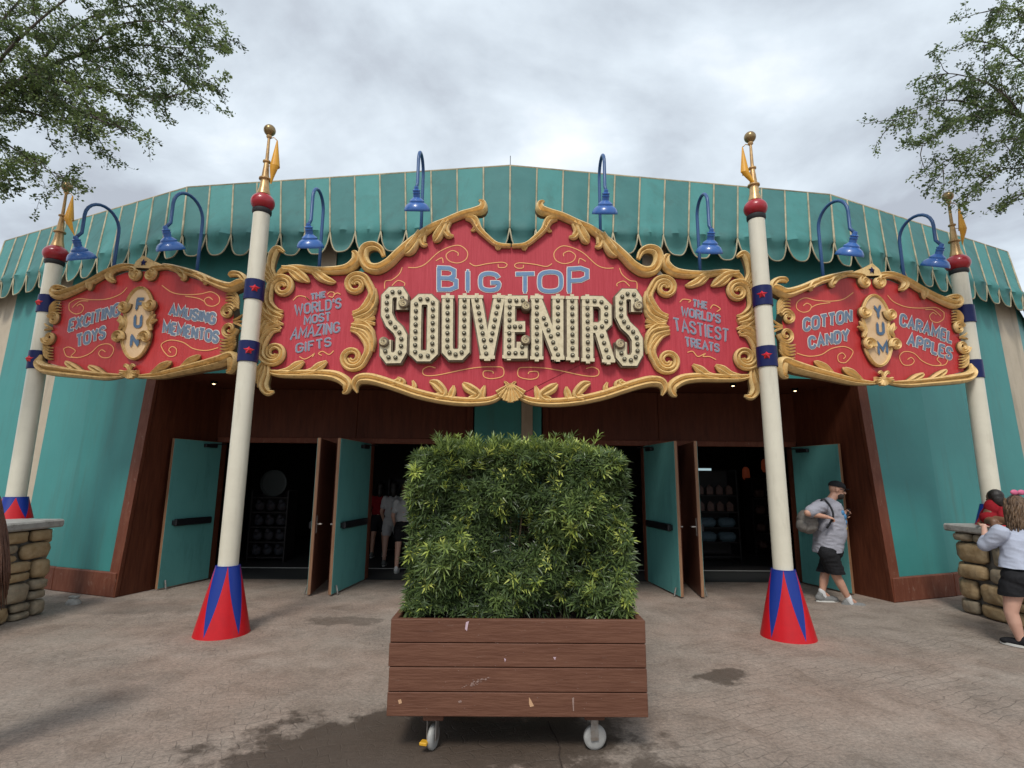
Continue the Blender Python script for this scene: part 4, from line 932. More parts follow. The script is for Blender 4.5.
# ================================================================= STONE PIERS
def pier(sx, label):
    x0, x1, y0, y1, h = (5.88, 8.0, 5.0, 7.27, 1.05) if sx < 0 else (6.19, 8.2, 5.4, 7.68, 1.05)
    rt = empty('stone_pier', (sx*7, 6.5, 0), label, 'stone pier')
    mb = MB(); mb.box((sx*(x0+x1)/2, (y0+y1)/2, h/2), (x1-x0-.10, y1-y0-.10, h)); mb.build('mortar_core', M['mortar'], rt)
    mb = MB(); mb.box((sx*(x0+x1)/2, (y0+y1)/2, h+.055), (x1-x0+.16, y1-y0+.16, .10), b=.02); mb.build('cap_slab', M['cap'], rt)
    rng = random.Random(11*sx+3); ms = MB()
    def face(o, d, L, n):
        z = .0
        while z < h-.02:
            rh = rng.uniform(.17, .28); rh = min(rh, h-z)
            if h-z-rh < .1: rh = h-z
            s = 0
            while s < L-.02:
                w = rng.uniform(.16, .48); w = min(w, L-s)
                if L-s-w < .12: w = L-s
                split = rng.random() < .22 and rh > .19
                for (zz, hh) in (((z, rh*.45), (z+rh*.45, rh*.55)) if split else ((z, rh),)):
                    c = Vector(o) + Vector(d)*(s+w/2) + Vector((0,0,zz+hh/2)); dep = rng.uniform(.07, .11)
                    nu, nv = 16, 10; N_ = Vector(n); D_ = Vector(d); vs = []; fs = []
                    jx = [rng.uniform(.85, 1.0) for _ in range(nu)]; tilt = rng.uniform(-.12,.12)
                    for b_ in range(nv+1):
                        th = math.pi*b_/nv
                        for a_ in range(nu):
                            ph = 2*math.pi*a_/nu; ex = .45
                            cx = math.copysign(abs(math.cos(ph))**ex, math.cos(ph)); cz = math.copysign(abs(math.sin(ph))**ex, math.sin(ph)); st = math.sin(th)**.55
                            X_ = cx*st*w/2*.94*jx[a_]; Z_ = cz*st*hh/2*.93*(.93+.07*jx[a_]); X2 = X_ ; Z_ = Z_ + X_*tilt*.4
                            vs.append(c + D_*X2 + Vector((0,0,Z_)) - N_*math.cos(th)*-1*0 + N_*(-math.cos(th))*dep*.75)
                    for b_ in range(nv):
                        for a_ in range(nu):
                            a2 = (a_+1) % nu; fs.append((b_*nu+a_, b_*nu+a2, (b_+1)*nu+a2, (b_+1)*nu+a_))
                    ms.add(vs, fs, rng.choice((0,0,1)))
                s += w
            z += rh
    face((sx*x0, y0, 0), (0,1,0), y1-y0, (-sx,0,0)); face((sx*x0, y1, 0), (sx,0,0), x1-x0, (0,1,0)); face((sx*x0, y0, 0), (sx,0,0), x1-x0, (0,-1,0))
    ms.build('stones', [M['stone'], M['stone2']], rt, True, fixn=True)
pier(-1, 'round-stone pier with grey cap at the left edge, under the left outer pole'); pier(1, 'round-stone pier with grey cap at the right edge, beside the leaning woman')
mb = MB(); p = onz(57, 606, 0); mb.lathe((p.x+.12, p.y+.12, 0), [(.09,0),(.09,.02),(.06,.06),(.03,.08)], 16); mb.box((p.x+.12, p.y+.12, .09), (.12,.07,.03), b=.008); t_ = tag(mb.build('ground_spotlight', M['cap'], None, True, 40), 'small grey ground fixture at the foot of the left stone pier', 'ground light')
# ================================================================= PLANTER
PYF, PYB, PX0, PX1 = 3.7, 4.42, -.745, .90; Z0p, Z1p = .235, .815
pl_ = empty('planter_box', (0, 4.05, 0), 'brown plank planter box on casters holding the square hedge', 'planter')
ph_ = (Z1p-Z0p)/4
for k in range(4):
    z = Z0p + ph_*(k+.5)
    mb = MB(); mb.box(((PX0+PX1)/2+.002*math.sin(k*2.3), PYF+.02, z), (PX1-PX0-.004*(k%2), .04, ph_-.005), b=.004); mb.box(((PX0+PX1)/2, PYB-.02, z), (PX1-PX0, .04, ph_-.005), b=.004)
    for x in (PX0+.02, PX1-.02): mb.box((x, (PYF+PYB)/2, z), (.04, PYB-PYF-.082, ph_-.006), b=.004)
    mb.build('plank', M['plank'], pl_)
for x in (PX0+.06, PX1-.06):
    for y in (PYF+.06, PYB-.06):
        mb = MB(); mb.box((x, y, (Z0p+Z1p)/2), (.036, .036, Z1p-Z0p-.02), b=.006); mb.build('corner_post', M['plank'], pl_)
mb = MB(); mb.box(((PX0+PX1)/2, (PYF+PYB)/2, (Z0p+Z1p)/2), (PX1-PX0-.08, PYB-PYF-.1, Z1p-Z0p-.14)); mb.build('liner', M['soil'], pl_)
mb = MB(); nn = 30; vs = []
for j in range(12):
    for i in range(nn+1): vs.append((lerp(PX0+.04, PX1-.04, i/nn), lerp(PYF+.04, PYB-.04, j/11), Z1p-.07+.02*random.random()))
mb.add(vs, [(j*(nn+1)+i, j*(nn+1)+i+1, (j+1)*(nn+1)+i+1, (j+1)*(nn+1)+i) for j in range(11) for i in range(nn)]); mb.build('soil', M['soil'], pl_, True)
def onfront(px, py): d = ray(px, py); return CAM + d*((PYF-.0005)/d.y)
def blot(name, pts, m, h=.002):
    q = [onfront(*p) for p in pts]; mb = MB(); mb.face([(v.x, PYF-h, v.z) for v in q]); mb.build(name, m, pl_)
rq = random.Random(2); mb = MB()
for i in range(46):
    q = onfront(477+rq.gauss(0,5.5), 682-rq.gauss(0,1.3)); q.z += (q.x-onfront(477,682).x)*.35; n_ = rq.randint(5,7); r_ = rq.uniform(.0015,.006); o_ = rq.random()
    mb.face([(q.x + r_*rq.uniform(.8,2.2)*math.cos(6.28*k/n_+o_), PYF-.0015-i*.00001, q.z + r_*rq.uniform(.5,.9)*math.sin(6.28*k/n_+o_)) for k in range(n_)])
mb.build('paint_scuff', M['scuff'], pl_)
mb = MB()
for i in range(70):
    q = onfront(rq.uniform(392,640), rq.uniform(622,712)); n_ = 5; r_ = rq.uniform(.001,.003)
    mb.face([(q.x + r_*rq.uniform(.6,1.5)*math.cos(6.28*k/n_), PYF-.001, q.z + r_*rq.uniform(.6,1.2)*math.sin(6.28*k/n_)) for k in range(n_)])
mb.build('paint_flecks', M['scuff'], pl_)
blot('wood_chip', [(529,697),(531,700),(534,706),(530,707),(529,703)], M['chip']); blot('wood_chip', [(466,622),(469,621),(468,625),(467,631),(465,629)], M['lilac'])
blot('wood_chip', [(572,698),(574,697),(574,711),(573,711)], M['scuff']); blot('wood_chip', [(553,657),(556,657),(555,660)], M['lilac']); blot('wood_chip', [(504,658),(506,659),(505,662)], M['lilac'])
blot('wood_chip', [(398,700),(401,699),(402,703),(399,704)], M['chip']); blot('wood_chip', [(458,701),(461,700),(462,702),(459,703)], M['scuff'])
mb = MB(); mb.box((.06, PYF+.12, Z0p-.018), (1.05, .05, .03), b=.004); mb.box((.06, PYB-.12, Z0p-.018), (1.05, .05, .03), b=.004); mb.build('base_rail', M['steel'], pl_)
for (px, yy, rot) in ((432, PYF+.1, 75), (592, PYF+.12, 12), (440, PYB-.12, 40), (585, PYB-.1, 60)):
    d = ray(px, 740); x = d.x/d.y*yy
    mb = MB(); mb.box((x+.01, yy, Z0p-.02), (.13, .13, .036), b=.006); cs = mb.build('caster', M['plank'], pl_)
    a = R(rot); f = Vector((math.cos(a), math.sin(a), 0)); s = Vector((-f.y, f.x, 0)); c = Vector((x, yy, .075)) + f*.02
    mb = MB(); mb.lathe(c - s*.02, [(.055,0),(.068,.004),(.075,.012),(.075,.028),(.068,.036),(.055,.04)], 28, s); mb.lathe(c - s*.026, [(.018,0),(.018,.052)], 14, s); mb.build('caster_wheel', M['wheel'], cs, True, 40)
    mb = MB()
    for q in (-1, 1): mb.box(c + s*q*.03 + Vector((0,0,.055)) - f*.012, (.05, .004, .13), f, s)
    mb.box(c + Vector((0,0,.122)) - f*.02, (.09, .09, .008), f, s); mb.build('caster_fork', M['steel'], cs)
    if px == 432: mb = MB(); mb.box(c + f*-.075 + Vector((0,0,-.01)) + s*.03, (.05, .05, .02), f, s, b=.004); mb.build('brake_pedal', M['yellow'], cs)
# ---- hedge
def leaves(mb, c, axis, n, L, w, tint, rng, spread=(35, 80), droop=.0):
    ax = Vector(axis).normalized(); X = ax.orthogonal().normalized(); Y = ax.cross(X); a0 = rng.random()*6.28
    for i in range(n):
        a = a0 + 2.4*i; e = R(rng.uniform(*spread)); d = (ax*math.cos(e) + (X*math.cos(a)+Y*math.sin(a))*math.sin(e)).normalized(); l = L*rng.uniform(.65, 1.1)
        sd = d.cross(ax)
        if sd.length < 1e-4: sd = X
        sd = sd.normalized()*w*.5; p = Vector(c) - ax*rng.uniform(0, .035); mid = p + d*l*.5; tip = p + d*l + Vector((0,0,-droop*l)); up = d.cross(sd).normalized()*w*.15
        b = len(mb.v); mb.v += [tuple(p), tuple(mid+sd), tuple(tip), tuple(mid-sd), ]; mb.f.append((b, b+1, b+2, b+3)); mb.m.append(0); mb.t.append(min(1, max(0, tint+rng.uniform(-.07,.07))))
rng = random.Random(5)
hg = empty('square_hedge', (0, 4.05, .75), 'dense green square-clipped hedge of narrow whorled leaves growing in the planter box', 'hedge')
hb = MB(); hb.t = []
HX0, HX1, HY0, HY1, HZ0, HZ1 = -.68, .84, 3.86, 4.5, .80, 1.90
def lump(x, z): return .5*math.sin(x*5.1+z*3.3)+.5*math.sin(x*9.7-z*7.1+1.3)+.4*math.sin(z*13+x*3)
cnt = 0
for i in range(6400):
    r = rng.random(); side = 'in'
    x, y, z = rng.uniform(HX0, HX1), rng.uniform(HY0, HY1), rng.uniform(HZ0, HZ1)
    if r < .50: side = 'f'; y = HY0 + abs(rng.gauss(0, .07)); nrm = Vector((0,-1,0))
    elif r < .66: side = 't'; z = HZ1 - abs(rng.gauss(0, .06)); nrm = Vector((0,0,1))
    elif r < .72: side = 'l'; x = HX0 + abs(rng.gauss(0, .06)); nrm = Vector((-1,0,0))
    elif r < .78: side = 'r'; x = HX1 - abs(rng.gauss(0, .06)); nrm = Vector((1,0,0))
    elif r < .83: side = 'b'; y = HY1 - abs(rng.gauss(0, .06)); nrm = Vector((0,1,0))
    else: nrm = Vector((rng.uniform(-1,1), -1, rng.uniform(0,1)))
    lp = lump(x, z)
    if side == 'f' and lp < -.4 and rng.random() < .7: continue
    if side == 'f': y -= .085*lp
    if side == 't': z += .05*lump(x*1.3, y*2)+.03*lump(x*4, 1)+abs(rng.gauss(0,.03))
    if side in 'lr': x += (.035 if side == 'r' else -.03)*lump(z*1.4, y) + (.01 if side == 'r' and z < 1.5 else 0)
    # rounded vertical edges
    if x < HX0+.1 and y < HY0+.1: y += .06
    ex_ = max(0, .16-(x-HX0), .20-(HX1-x)); ez_ = max(0, z-(HZ1-.16))
    if ex_ > 0 and ez_ > 0: k2 = math.hypot(ex_, ez_)/.24; z -= .10*max(0, k2-.6); x += (.05 if x < 0 else -.05)*max(0, k2-.55)
    ax = (nrm*.8 + Vector((rng.gauss(0,.45), rng.gauss(0,.45), .75+rng.gauss(0,.35)))).normalized()
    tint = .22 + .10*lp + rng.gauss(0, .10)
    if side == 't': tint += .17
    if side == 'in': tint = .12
    young = (side in 'ft' and rng.random() < (.05 if z > 1.55 else .10)) or (side == 't' and rng.random() < .1)
    if young: tint = rng.uniform(.72, .98)
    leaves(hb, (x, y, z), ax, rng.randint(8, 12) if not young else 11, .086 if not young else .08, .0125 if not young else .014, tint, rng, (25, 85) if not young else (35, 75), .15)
    cnt += 1
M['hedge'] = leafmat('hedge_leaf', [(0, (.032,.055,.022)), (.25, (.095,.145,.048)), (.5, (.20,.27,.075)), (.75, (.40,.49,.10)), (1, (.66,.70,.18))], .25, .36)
for i in range(70):
    x = rng.uniform(HX0+.16, HX1-.24); y = rng.uniform(HY0-.02, HY0+.3); z = HZ1 + rng.uniform(-.02, .02); h_ = rng.uniform(.03, .13); lx = rng.gauss(0,.03)
    for q in range(4): leaves(hb, (x+lx*q/3, y, z+h_*q/3), (lx*6, rng.gauss(0,.2), 1), 7, .075, .010, rng.uniform(.3,.7), rng, (20, 60), .1)
sb = MB()
for i in range(150):
    x = rng.uniform(HX0+.06, HX1-.06); y = rng.uniform(HY0+.16, HY1-.1); p = [Vector((x, y, .74))]
    for k in range(4): p.append(p[-1] + Vector((rng.gauss(0,.035), rng.gauss(0,.03), rng.uniform(.18,.32))))
    sb.tube(p, [.008,.007,.006,.004,.002], 5)
sb.build('stems', M['stem'], hg)
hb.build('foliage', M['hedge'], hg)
# ================================================================= PEOPLE
def cap(mb, p, q, r0, r1, n=14):
    p = Vector(p); q = Vector(q); d = q-p; L = d.length; 
    if L < 1e-5: mb.sphere(p, r0, n, 8); return
    ax = d/L; prof = []
    for k in range(0, 6): a = R(-90+18*k); prof.append((max(r0*math.cos(a), 1e-4), r0*math.sin(a)))
    for k in range(0, 6): a = R(18*k); prof.append((max(r1*math.cos(a), 1e-4), L+r1*math.sin(a)))
    mb.lathe(p, prof, n, ax)
def chain(mb, pts, rs):
    for i in range(len(pts)-1): cap(mb, pts[i], pts[i+1], rs[i], rs[i+1])
def ell(mb, c, r, X=(1,0,0), Y=(0,1,0), Z=(0,0,1), n=18, m=12):
    b = MB(); b.sphere((0,0,0), 1, n, m); c = Vector(c); X = Vector(X); Y = Vector(Y); Z = Vector(Z)
    mb.add([c + X*v[0]*r[0] + Y*v[1]*r[1] + Z*v[2]*r[2] for v in b.v], b.f)
def remesh(mb, name, m, par, vox=.009, smooth=4, cuts=(), mats=None):
    fold = {'tee_shirt': .016, 'shorts': .013, 'top': .014, 'red_top': .010, 'pack_body': .014, 'pack_pocket': .008}.get(name, 0)
    me = bpy.data.meshes.new('tmp'); me.from_pydata([tuple(v) for v in mb.v], [], mb.f); o = bpy.data.objects.new('tmp', me); COL.objects.link(o)
    bm = bmesh.new(); bm.from_mesh(me); bmesh.ops.recalc_face_normals(bm, faces=bm.faces); bm.to_mesh(me); bm.free()
    r = o.modifiers.new('r', 'REMESH'); r.mode = 'VOXEL'; r.voxel_size = vox
    s = o.modifiers.new('s', 'SMOOTH'); s.factor = .5; s.iterations = smooth
    dg = bpy.context.evaluated_depsgraph_get(); e = o.evaluated_get(dg); m2 = bpy.data.meshes.new_from_object(e)
    bpy.data.objects.remove(o); bpy.data.meshes.remove(me)
    bm = bmesh.new(); bm.from_mesh(m2)
    for co, no in cuts:
        g = bmesh.ops.bisect_plane(bm, geom=bm.verts[:]+bm.edges[:]+bm.faces[:], plane_co=co, plane_no=no, clear_outer=True)
    if fold:
        from mathutils import noise as mn
        bm.normal_update(); sd_ = Vector((fold*371.3, 17.1, 5.7))
        ds = [fold*(.7*mn.noise(Vector((v.co.x*9+v.co.z*3, v.co.y*9, v.co.z*6-v.co.x*4))+sd_) + .5*(1-2*abs(mn.noise(Vector((v.co.x*6-v.co.z*9, v.co.y*7, v.co.z*15+v.co.x*6))+sd_)))) for v in bm.verts]
        for v, d_ in zip(bm.verts, ds): v.co += v.normal*d_
    off = rootloc(par)
    for v in bm.verts: v.co -= off
    bm.to_mesh(m2); bm.free(); m2.name = name
    m2.materials.clear(); m2.materials.append(m); m2.polygons.foreach_set('use_smooth', [True]*len(m2.polygons))
    o = bpy.data.objects.new(name, m2); COL.objects.link(o); o.parent = par; return o
def torso(mb, secs, n=28):
    secs = catmull([(c[0], c[1], c[2], rx, ry) for c, rx, ry in secs], 6); vs = []
    for x, y, z, rx, ry in secs:
        for i in range(n): a = 2*math.pi*i/n; vs.append(Vector((x+rx*math.copysign(abs(math.cos(a))**.85, math.cos(a)), y+ry*math.copysign(abs(math.sin(a))**.85, math.sin(a)), z)))
    fs = [(k*n+i, k*n+(i+1)%n, (k+1)*n+(i+1)%n, (k+1)*n+i) for k in range(len(secs)-1) for i in range(n)]; fs += [tuple(range(n))[::-1], tuple((len(secs)-1)*n+i for i in range(n))]
    mb.add(vs, fs)
def hand(mb, w, d, n, sc=1.0, curl=35, thumb=1):
    """w wrist, d direction of the palm, n palm normal (side the fingers curl to)"""
    w = Vector(w); d = Vector(d).normalized(); n = Vector(n); n = (n - d*n.dot(d)).normalized(); s = d.cross(n)*thumb
    ell(mb, w + d*.045*sc, (.052*sc, .038*sc, .016*sc), d, s, n)
    cap(mb, w - d*.02, w + d*.02*sc, .026*sc, .024*sc)
    for i, (o, l) in enumerate(((.029,.070),(.010,.078),(-.010,.073),(-.028,.058))):
        b = w + d*.078*sc + s*o*sc; pts = [b]; a = R(curl*.5); dd = d
        for k, f in enumerate((.45, .32, .23)):
            ang = R(curl*(.5+k*.9)); dd = d*math.cos(ang) + n*math.sin(ang) + s*o*1.5; pts.append(pts[-1] + dd.normalized()*l*f*sc)
        chain(mb, pts, [.0095*sc, .009*sc, .008*sc, .0065*sc])
    b = w + d*.03*sc + s*.032*sc; chain(mb, [b, b + (d*.5+s*.6+n*.35).normalized()*.035*sc, b + (d*.5+s*.6+n*.35).normalized()*.035*sc + (d*.8+n*.5+s*.1).normalized()*.03*sc], [.013*sc, .011*sc, .008*sc])
def head(mb, c, f, up, s=1.0):
    f = Vector(f).normalized(); up = Vector(up); up = (up - f*up.dot(f)).normalized(); sd = f.cross(up); c = Vector(c)
    ell(mb, c + up*.025*s, (.092*s, .074*s, .098*s), f, sd, up); ell(mb, c + f*.018*s - up*.045*s, (.072*s, .058*s, .072*s), f, sd, up)
    cap(mb, c + f*.05*s - up*.085*s, c + f*.06*s - up*.09*s, .024*s, .022*s)
    cap(mb, c + f*.088*s + up*.01*s, c + f*.108*s - up*.022*s, .010*s, .013*s)                 # nose
    cap(mb, c + f*.082*s - up*.048*s - sd*.015*s, c + f*.082*s - up*.048*s + sd*.015*s, .009*s, .009*s)   # lips
    cap(mb, c + f*.082*s + up*.035*s - sd*.03*s, c + f*.082*s + up*.035*s + sd*.03*s, .011*s, .011*s)  # brow
    for q in (-1, 1): ell(mb, c + sd*q*.078*s - f*.008*s, (.020*s, .010*s, .032*s), f, sd, up)
def eyes(c, f, up, par, s=1.0):
    f = Vector(f).normalized(); up = Vector(up); up = (up - f*up.dot(f)).normalized(); sd = f.cross(up); c = Vector(c); mb = MB()
    for q in (-1, 1): mb.sphere(c + f*.079*s + up*.012*s + sd*q*.030*s, .0115*s, 10, 8)
    mb.build('eyes', M['bar'], par, True)
def cloth(name, c, c2, bump=.3, scale=3):
    return mat(name, c, .85, c2=c2, scale=60, bump=bump, bscale=scale*3, thr=(.3,.7), spec=.2)
M['skin'] = mat('skin', (.52,.29,.20), .5, c2=(.46,.24,.165), scale=8); M['skin2'] = mat('skin_fair', (.60,.36,.27), .5, c2=(.55,.31,.23), scale=8); M['skin3'] = mat('skin_brown', (.16,.08,.045), .5)
M['greytee'] = cloth('heather_lilac_tee', (.34,.34,.38), (.27,.27,.31)); M['bluetee'] = cloth('pale_blue_grey_top', (.40,.43,.52), (.35,.38,.46)); M['blk'] = cloth('black_cloth', (.012,.012,.014), (.02,.02,.022))
M['pack'] = cloth('grey_backpack', (.22,.20,.18), (.15,.14,.125)); M['sock'] = cloth('white_sock', (.65,.65,.65), (.55,.55,.55)); M['shoe'] = cloth('grey_sneaker', (.22,.22,.215), (.15,.15,.145)); M['sole'] = mat('white_sole', (.6,.6,.56), .6)
M['redcl'] = cloth('red_cloth', (.26,.010,.018), (.2,.008,.012)); M['whitecl'] = cloth('white_cloth', (.5,.5,.5), (.42,.42,.42)); M['hairb'] = mat('brown_hair', (.06,.034,.018), .5, c2=(.20,.12,.065), scale=4, stretch=(14,14,1.2), bump=.6, bscale=10, thr=(.4,.7)); M['haird'] = mat('dark_hair', (.012,.008,.006), .5, bump=.4, bscale=30)
M['beard'] = mat('dark_beard', (.03,.02,.015), .8); M['pink'] = mat('pink_ribbon', (.55,.12,.22), .6); M['hairl'] = mat('auburn_hair', (.07,.028,.015), .5, c2=(.15,.065,.035), scale=4, stretch=(20,20,1), bump=.6, bscale=10)
def shoe(par, ankle, toe, m, sole, s=1.0, tilt=0):
    a = Vector(ankle); t = Vector(toe); d = (t-Vector((a.x, a.y, t.z))); d = d.normalized(); t = Vector((a.x, a.y, t.z)) + d*.185*s; d.z += tilt; d.normalize(); sd = Vector((-d.y, d.x, 0)).normalized() if abs(d.z) < .99 else Vector((0,1,0)); up = sd.cross(d)*-1
    if up.z < 0: up = -up
    heel = t - d*.27*s; mb = MB(); ell(mb, heel + d*.06*s + up*.05*s, (.065*s, .042*s, .05*s), d, sd, up); ell(mb, heel + d*.15*s + up*.035*s, (.11*s, .045*s, .042*s), d, sd, up); ell(mb, heel + d*.205*s + up*.030*s, (.068*s, .050*s, .036*s), d, sd, up)
    cap(mb, heel + d*.055*s + up*.05*s, heel + d*.06*s + up*.085*s, .042*s, .038*s); remesh(mb, 'shoe', m, par, .007, 3)
    mb = MB(); pts = []
    for k in range(24):
        an = 2*math.pi*k/24; L_ = math.cos(an); pts.append((.135*s*L_ + .135*s, (.046 if L_ > -.2 else .038)*s*math.sin(an)))
    vs = [heel + d*(p_[0]+.003) + sd*p_[1]*1.08 + up*h for h in (-.004*s, .020*s) for p_ in pts]
    mb.hull(vs); mb.build('shoe_sole', sole, par, True, 40)
# ---- man with backpack
YM = 8.12
def PM(x, y, dy=0): return at(780+x/4.267, 460+y/4.267, YM+dy)
root = empty('person', (PM(245, 620).x, YM, 0), 'man in black cap, grey tee and black shorts walking with a grey backpack', 'person')
hd = PM(240, 128); f = Vector((.93,-.30,-.22)).normalized()
neck = PM(212, 172); chest = PM(212, 225); belly = PM(222, 305); hip = PM(212, 385)
shR = PM(172, 198, -.2); shL = PM(222, 195, .2); elR = PM(118, 226, -.30); haR = PM(198, 243, -.30); elL = PM(205, 262, .28); haL = PM(262, 240, .02)
hipR = PM(205, 395, -.10); hipL = PM(222, 395, .10)
kneeF = PM(243, 500, -.06); ankF = PM(293, 592, -.06); toeF = PM(374, 632, -.10); kneeB = PM(190, 490, .12); ankB = PM(180, 565, .12); toeB = PM(254, 606, .12)
mb = MB(); head(mb, hd, f, (0.1,0,1), 1.12); chain(mb, [neck - Vector((0,0,.02)), hd - Vector((.02,0,.05))], [.062,.058])
chain(mb, [neck - Vector((0,0,.08)), chest, belly-Vector((.05,0,0)), hip-Vector((.02,0,0))], [.11,.15,.16,.14]); chain(mb, [shR, elR, haR], [.06,.048,.028]); chain(mb, [shL, elL, haL], [.06,.045,.028])
hand(mb, haR, (haR-elR), (0,.3,-1), 1.05, 60, 1); hand(mb, haL, (.7,-.1,.5), (-.1,-1,.1), 1.05, 50, 1)
chain(mb, [hipR, kneeF, lerp(kneeF, ankF, .35), ankF], [.095,.062,.06,.036]); chain(mb, [hipL, kneeB, lerp(kneeB, ankB, .35), ankB], [.095,.06,.06,.036])
cap(mb, ankF, ankF+Vector((.08,0,-.05)), .036, .03); cap(mb, ankB, ankB+Vector((.08,0,-.05)), .036, .03)
body_ = remesh(mb, 'body', M['skin'], root, .008, 3)
mb = MB(); cX, cB, cH = chest + Vector((.0,0,.02)), belly, hip
Z_ = lambda y: PM(212, y).z
torso(mb, [((hip.x-.02, YM, Z_(410)), .165, .19), ((hip.x-.03, YM, Z_(385)), .180, .20), ((belly.x-.045, YM, Z_(330)), .195, .212), ((belly.x-.035, YM, Z_(295)), .198, .215), ((chest.x-.0, YM, Z_(250)), .175, .21), ((chest.x+.0, YM, Z_(210)), .15, .21), ((neck.x+.0, YM, Z_(190)), .12, .19), ((neck.x+.01, YM, Z_(176)), .085, .10)])
chain(mb, [shR + Vector((.03,.03,-.0)), lerp(shR, elR, .75)], [.098,.082]); chain(mb, [shL, lerp(shL, elL, .75)], [.095,.08]); cap(mb, neck - Vector((0,0,.05)), neck - Vector((0,0,.02)), .085, .075)
hemz = PM(205, 390).z
dR = (elR-shR).normalized(); dL = (elL-shL).normalized()
remesh(mb, 'tee_shirt', M['greytee'], root, .011, 3, cuts=[((hip.x,0,hemz), (0.08,0,-1))])
# printed patch on the chest
mb = MB()
for (an, y, rr) in ((-48,238,.055),(-40,262,.05),(-30,285,.045),(-44,292,.035),(-58,222,.04)):
    z_ = PM(260, y).z; cx_ = belly.x-.03; ell(mb, (cx_+.183*math.cos(R(an)), YM+.208*math.sin(R(an)), z_), (rr*.75, rr*.8, rr), n=12, m=8)
mb2 = MB(); n1 = len(mb.f)//5
mm = []
for i, mi in enumerate((0,0,1,1,0)): mm += [mi]*n1
mb.m = mm; mb.build('shirt_print', [mat('print_blue', (.06,.20,.38), .8), mat('print_yellow', (.6,.42,.06), .8)], root, True)
mb = MB(); hz = PM(200, 485).z
ell(mb, hip + Vector((0,0,-.02)), (.17,.19,.12)); chain(mb, [hipR, lerp(hipR, kneeF, 1.0)], [.125,.115]); chain(mb, [hipL, lerp(hipL, kneeB, 1.0)], [.125,.115]); remesh(mb, 'shorts', M['blk'], root, .011, 3, cuts=[((0,0,hz+.01), (0,0,-1))])
mb = MB(); up = Vector((.1,0,1)); up = (up - f*up.dot(f)).normalized(); sd = f.cross(up); c = hd + up*.055
ell(mb, c, (.118,.099,.085), f, sd, up); remesh(mb, 'cap', M['blk'], root, .007, 3, cuts=[(hd+up*.042, -up)])
mb = MB(); mb.hull([hd + up*(.045 + .012*math.cos(a)-.012) + f*(.07+.10*math.cos(a)) + sd*.068*math.sin(a) + up*h for a in [R(t) for t in range(-90, 91, 15)] for h in (0, .006)]); mb.build('cap_brim', M['blk'], root, True, 40)
mb = MB()
for q in (-1, 1): mb.box(hd + f*.094 + sd*q*.034 + up*.012, (.012, .05, .032), f, sd, up, b=.005); mb.box(hd + f*.045 + sd*q*.077 + up*.018, (.10, .004, .008), f, sd, up)
mb.build('sunglasses', M['bar'], root, True, 40)
mb = MB(); ell(mb, hd + f*.050 - up*.075, (.066,.070,.055), f, sd, up); remesh(mb, 'beard', M['beard'], root, .007, 3, cuts=[(hd - up*.045, up)])
for k_, (a_, t_, kz) in enumerate(((ankF, toeF, 0), (ankB, toeB, 0))):
    shoe(root, a_, t_, M['shoe'], M['sole'], 1.2, tilt=.16 if k_ == 0 else 0)
    mb = MB(); cap(mb, a_ + Vector((-.005,0,.02)), a_ + Vector((.02,0,-.06)), .044, .042); mb.build('sock', M['sock'], root, True)
bp = empty('backpack', PM(110, 300), 'grey backpack slung on the back of the man in the cap', 'backpack')
mb = MB(); c = PM(117, 262, -.05); ell(mb, c, (.13,.17,.17)); mb.box(c + Vector((-.01,0,-.03)), (.20,.28,.24), b=.05); o_ = remesh(mb, 'pack_body', M['pack'], bp, .011, 6)
mb = MB(); ell(mb, c + Vector((-.10,-.02,-.06)), (.06,.12,.09)); remesh(mb, 'pack_pocket', M['pack'], bp, .01, 4)
mb = MB(); mb.tube([c + Vector((.02,-.1,.17)), c + Vector((.0,-.12,.22)), c + Vector((-.05,-.1,.16))], .008, 6); mb.tube(catmull([c + Vector((.06,-.16,.12)), shR + Vector((.02,-.03,.10)), shR + Vector((.10,-.06,.02)), shR + Vector((.12,-.09,-.13)), c + Vector((.16,-.20,-.08))]), .014, 6); mb.build('pack_strap', M['bar'], bp, True)
mb = MB(); mb.box(haL + Vector((.07,-.03,.04)), (.012,.075,.15), (.9,0,-.4), (0,1,0), (.4,0,.9), b=.004); tag(mb.build('phone', M['bar']), 'black phone held up by the man in the black cap', 'phone')
# ---- woman leaning on the right pier
YW = 6.05
def PW(px, py, dy=0): return at(px, py, YW+dy)
root = empty('person', (5.5, YW, 0), 'brown-haired woman in pale blue top leaning on the right stone pier', 'person')
hd = PW(1016, 507, .05); f = Vector((-.25,.95,-.25)).normalized(); neck = PW(1020, 526); chest = PW(1022, 540); waist = PW(1022, 560, -.03); hip = PW(1024, 578, -.05)
shL = PW(1000, 533); elL = PW(986, 545, .12); haL = PW(984, 527, .42); shR = PW(1044, 533); elR = PW(1056, 548, .12); haR = PW(1040, 530, .45)
hL = PW(1014, 585, -.03); hR = PW(1034, 585, -.03); kL = PW(1011, 612, 0); aL = PW(1021, 641, .0); kR = PW(1035, 612, .1); aR = PW(1040, 636, .15)
mb = MB(); head(mb, hd, f, (0,0,1)); chain(mb, [neck, hd - Vector((0,0,.05))], [.05,.05]); chain(mb, [neck - Vector((0,0,.08)), chest, waist, hip], [.10,.13,.12,.14]); chain(mb, [shL, elL, haL], [.05,.042,.026]); chain(mb, [shR, elR, haR], [.05,.042,.026])
hand(mb, haL, (haL-elL).normalized()+Vector((-.0,.3,0)), (0,.1,-1), .95, 30, -1); hand(mb, haR, (haR-elR), (0,.1,-1), .95, 30, 1)
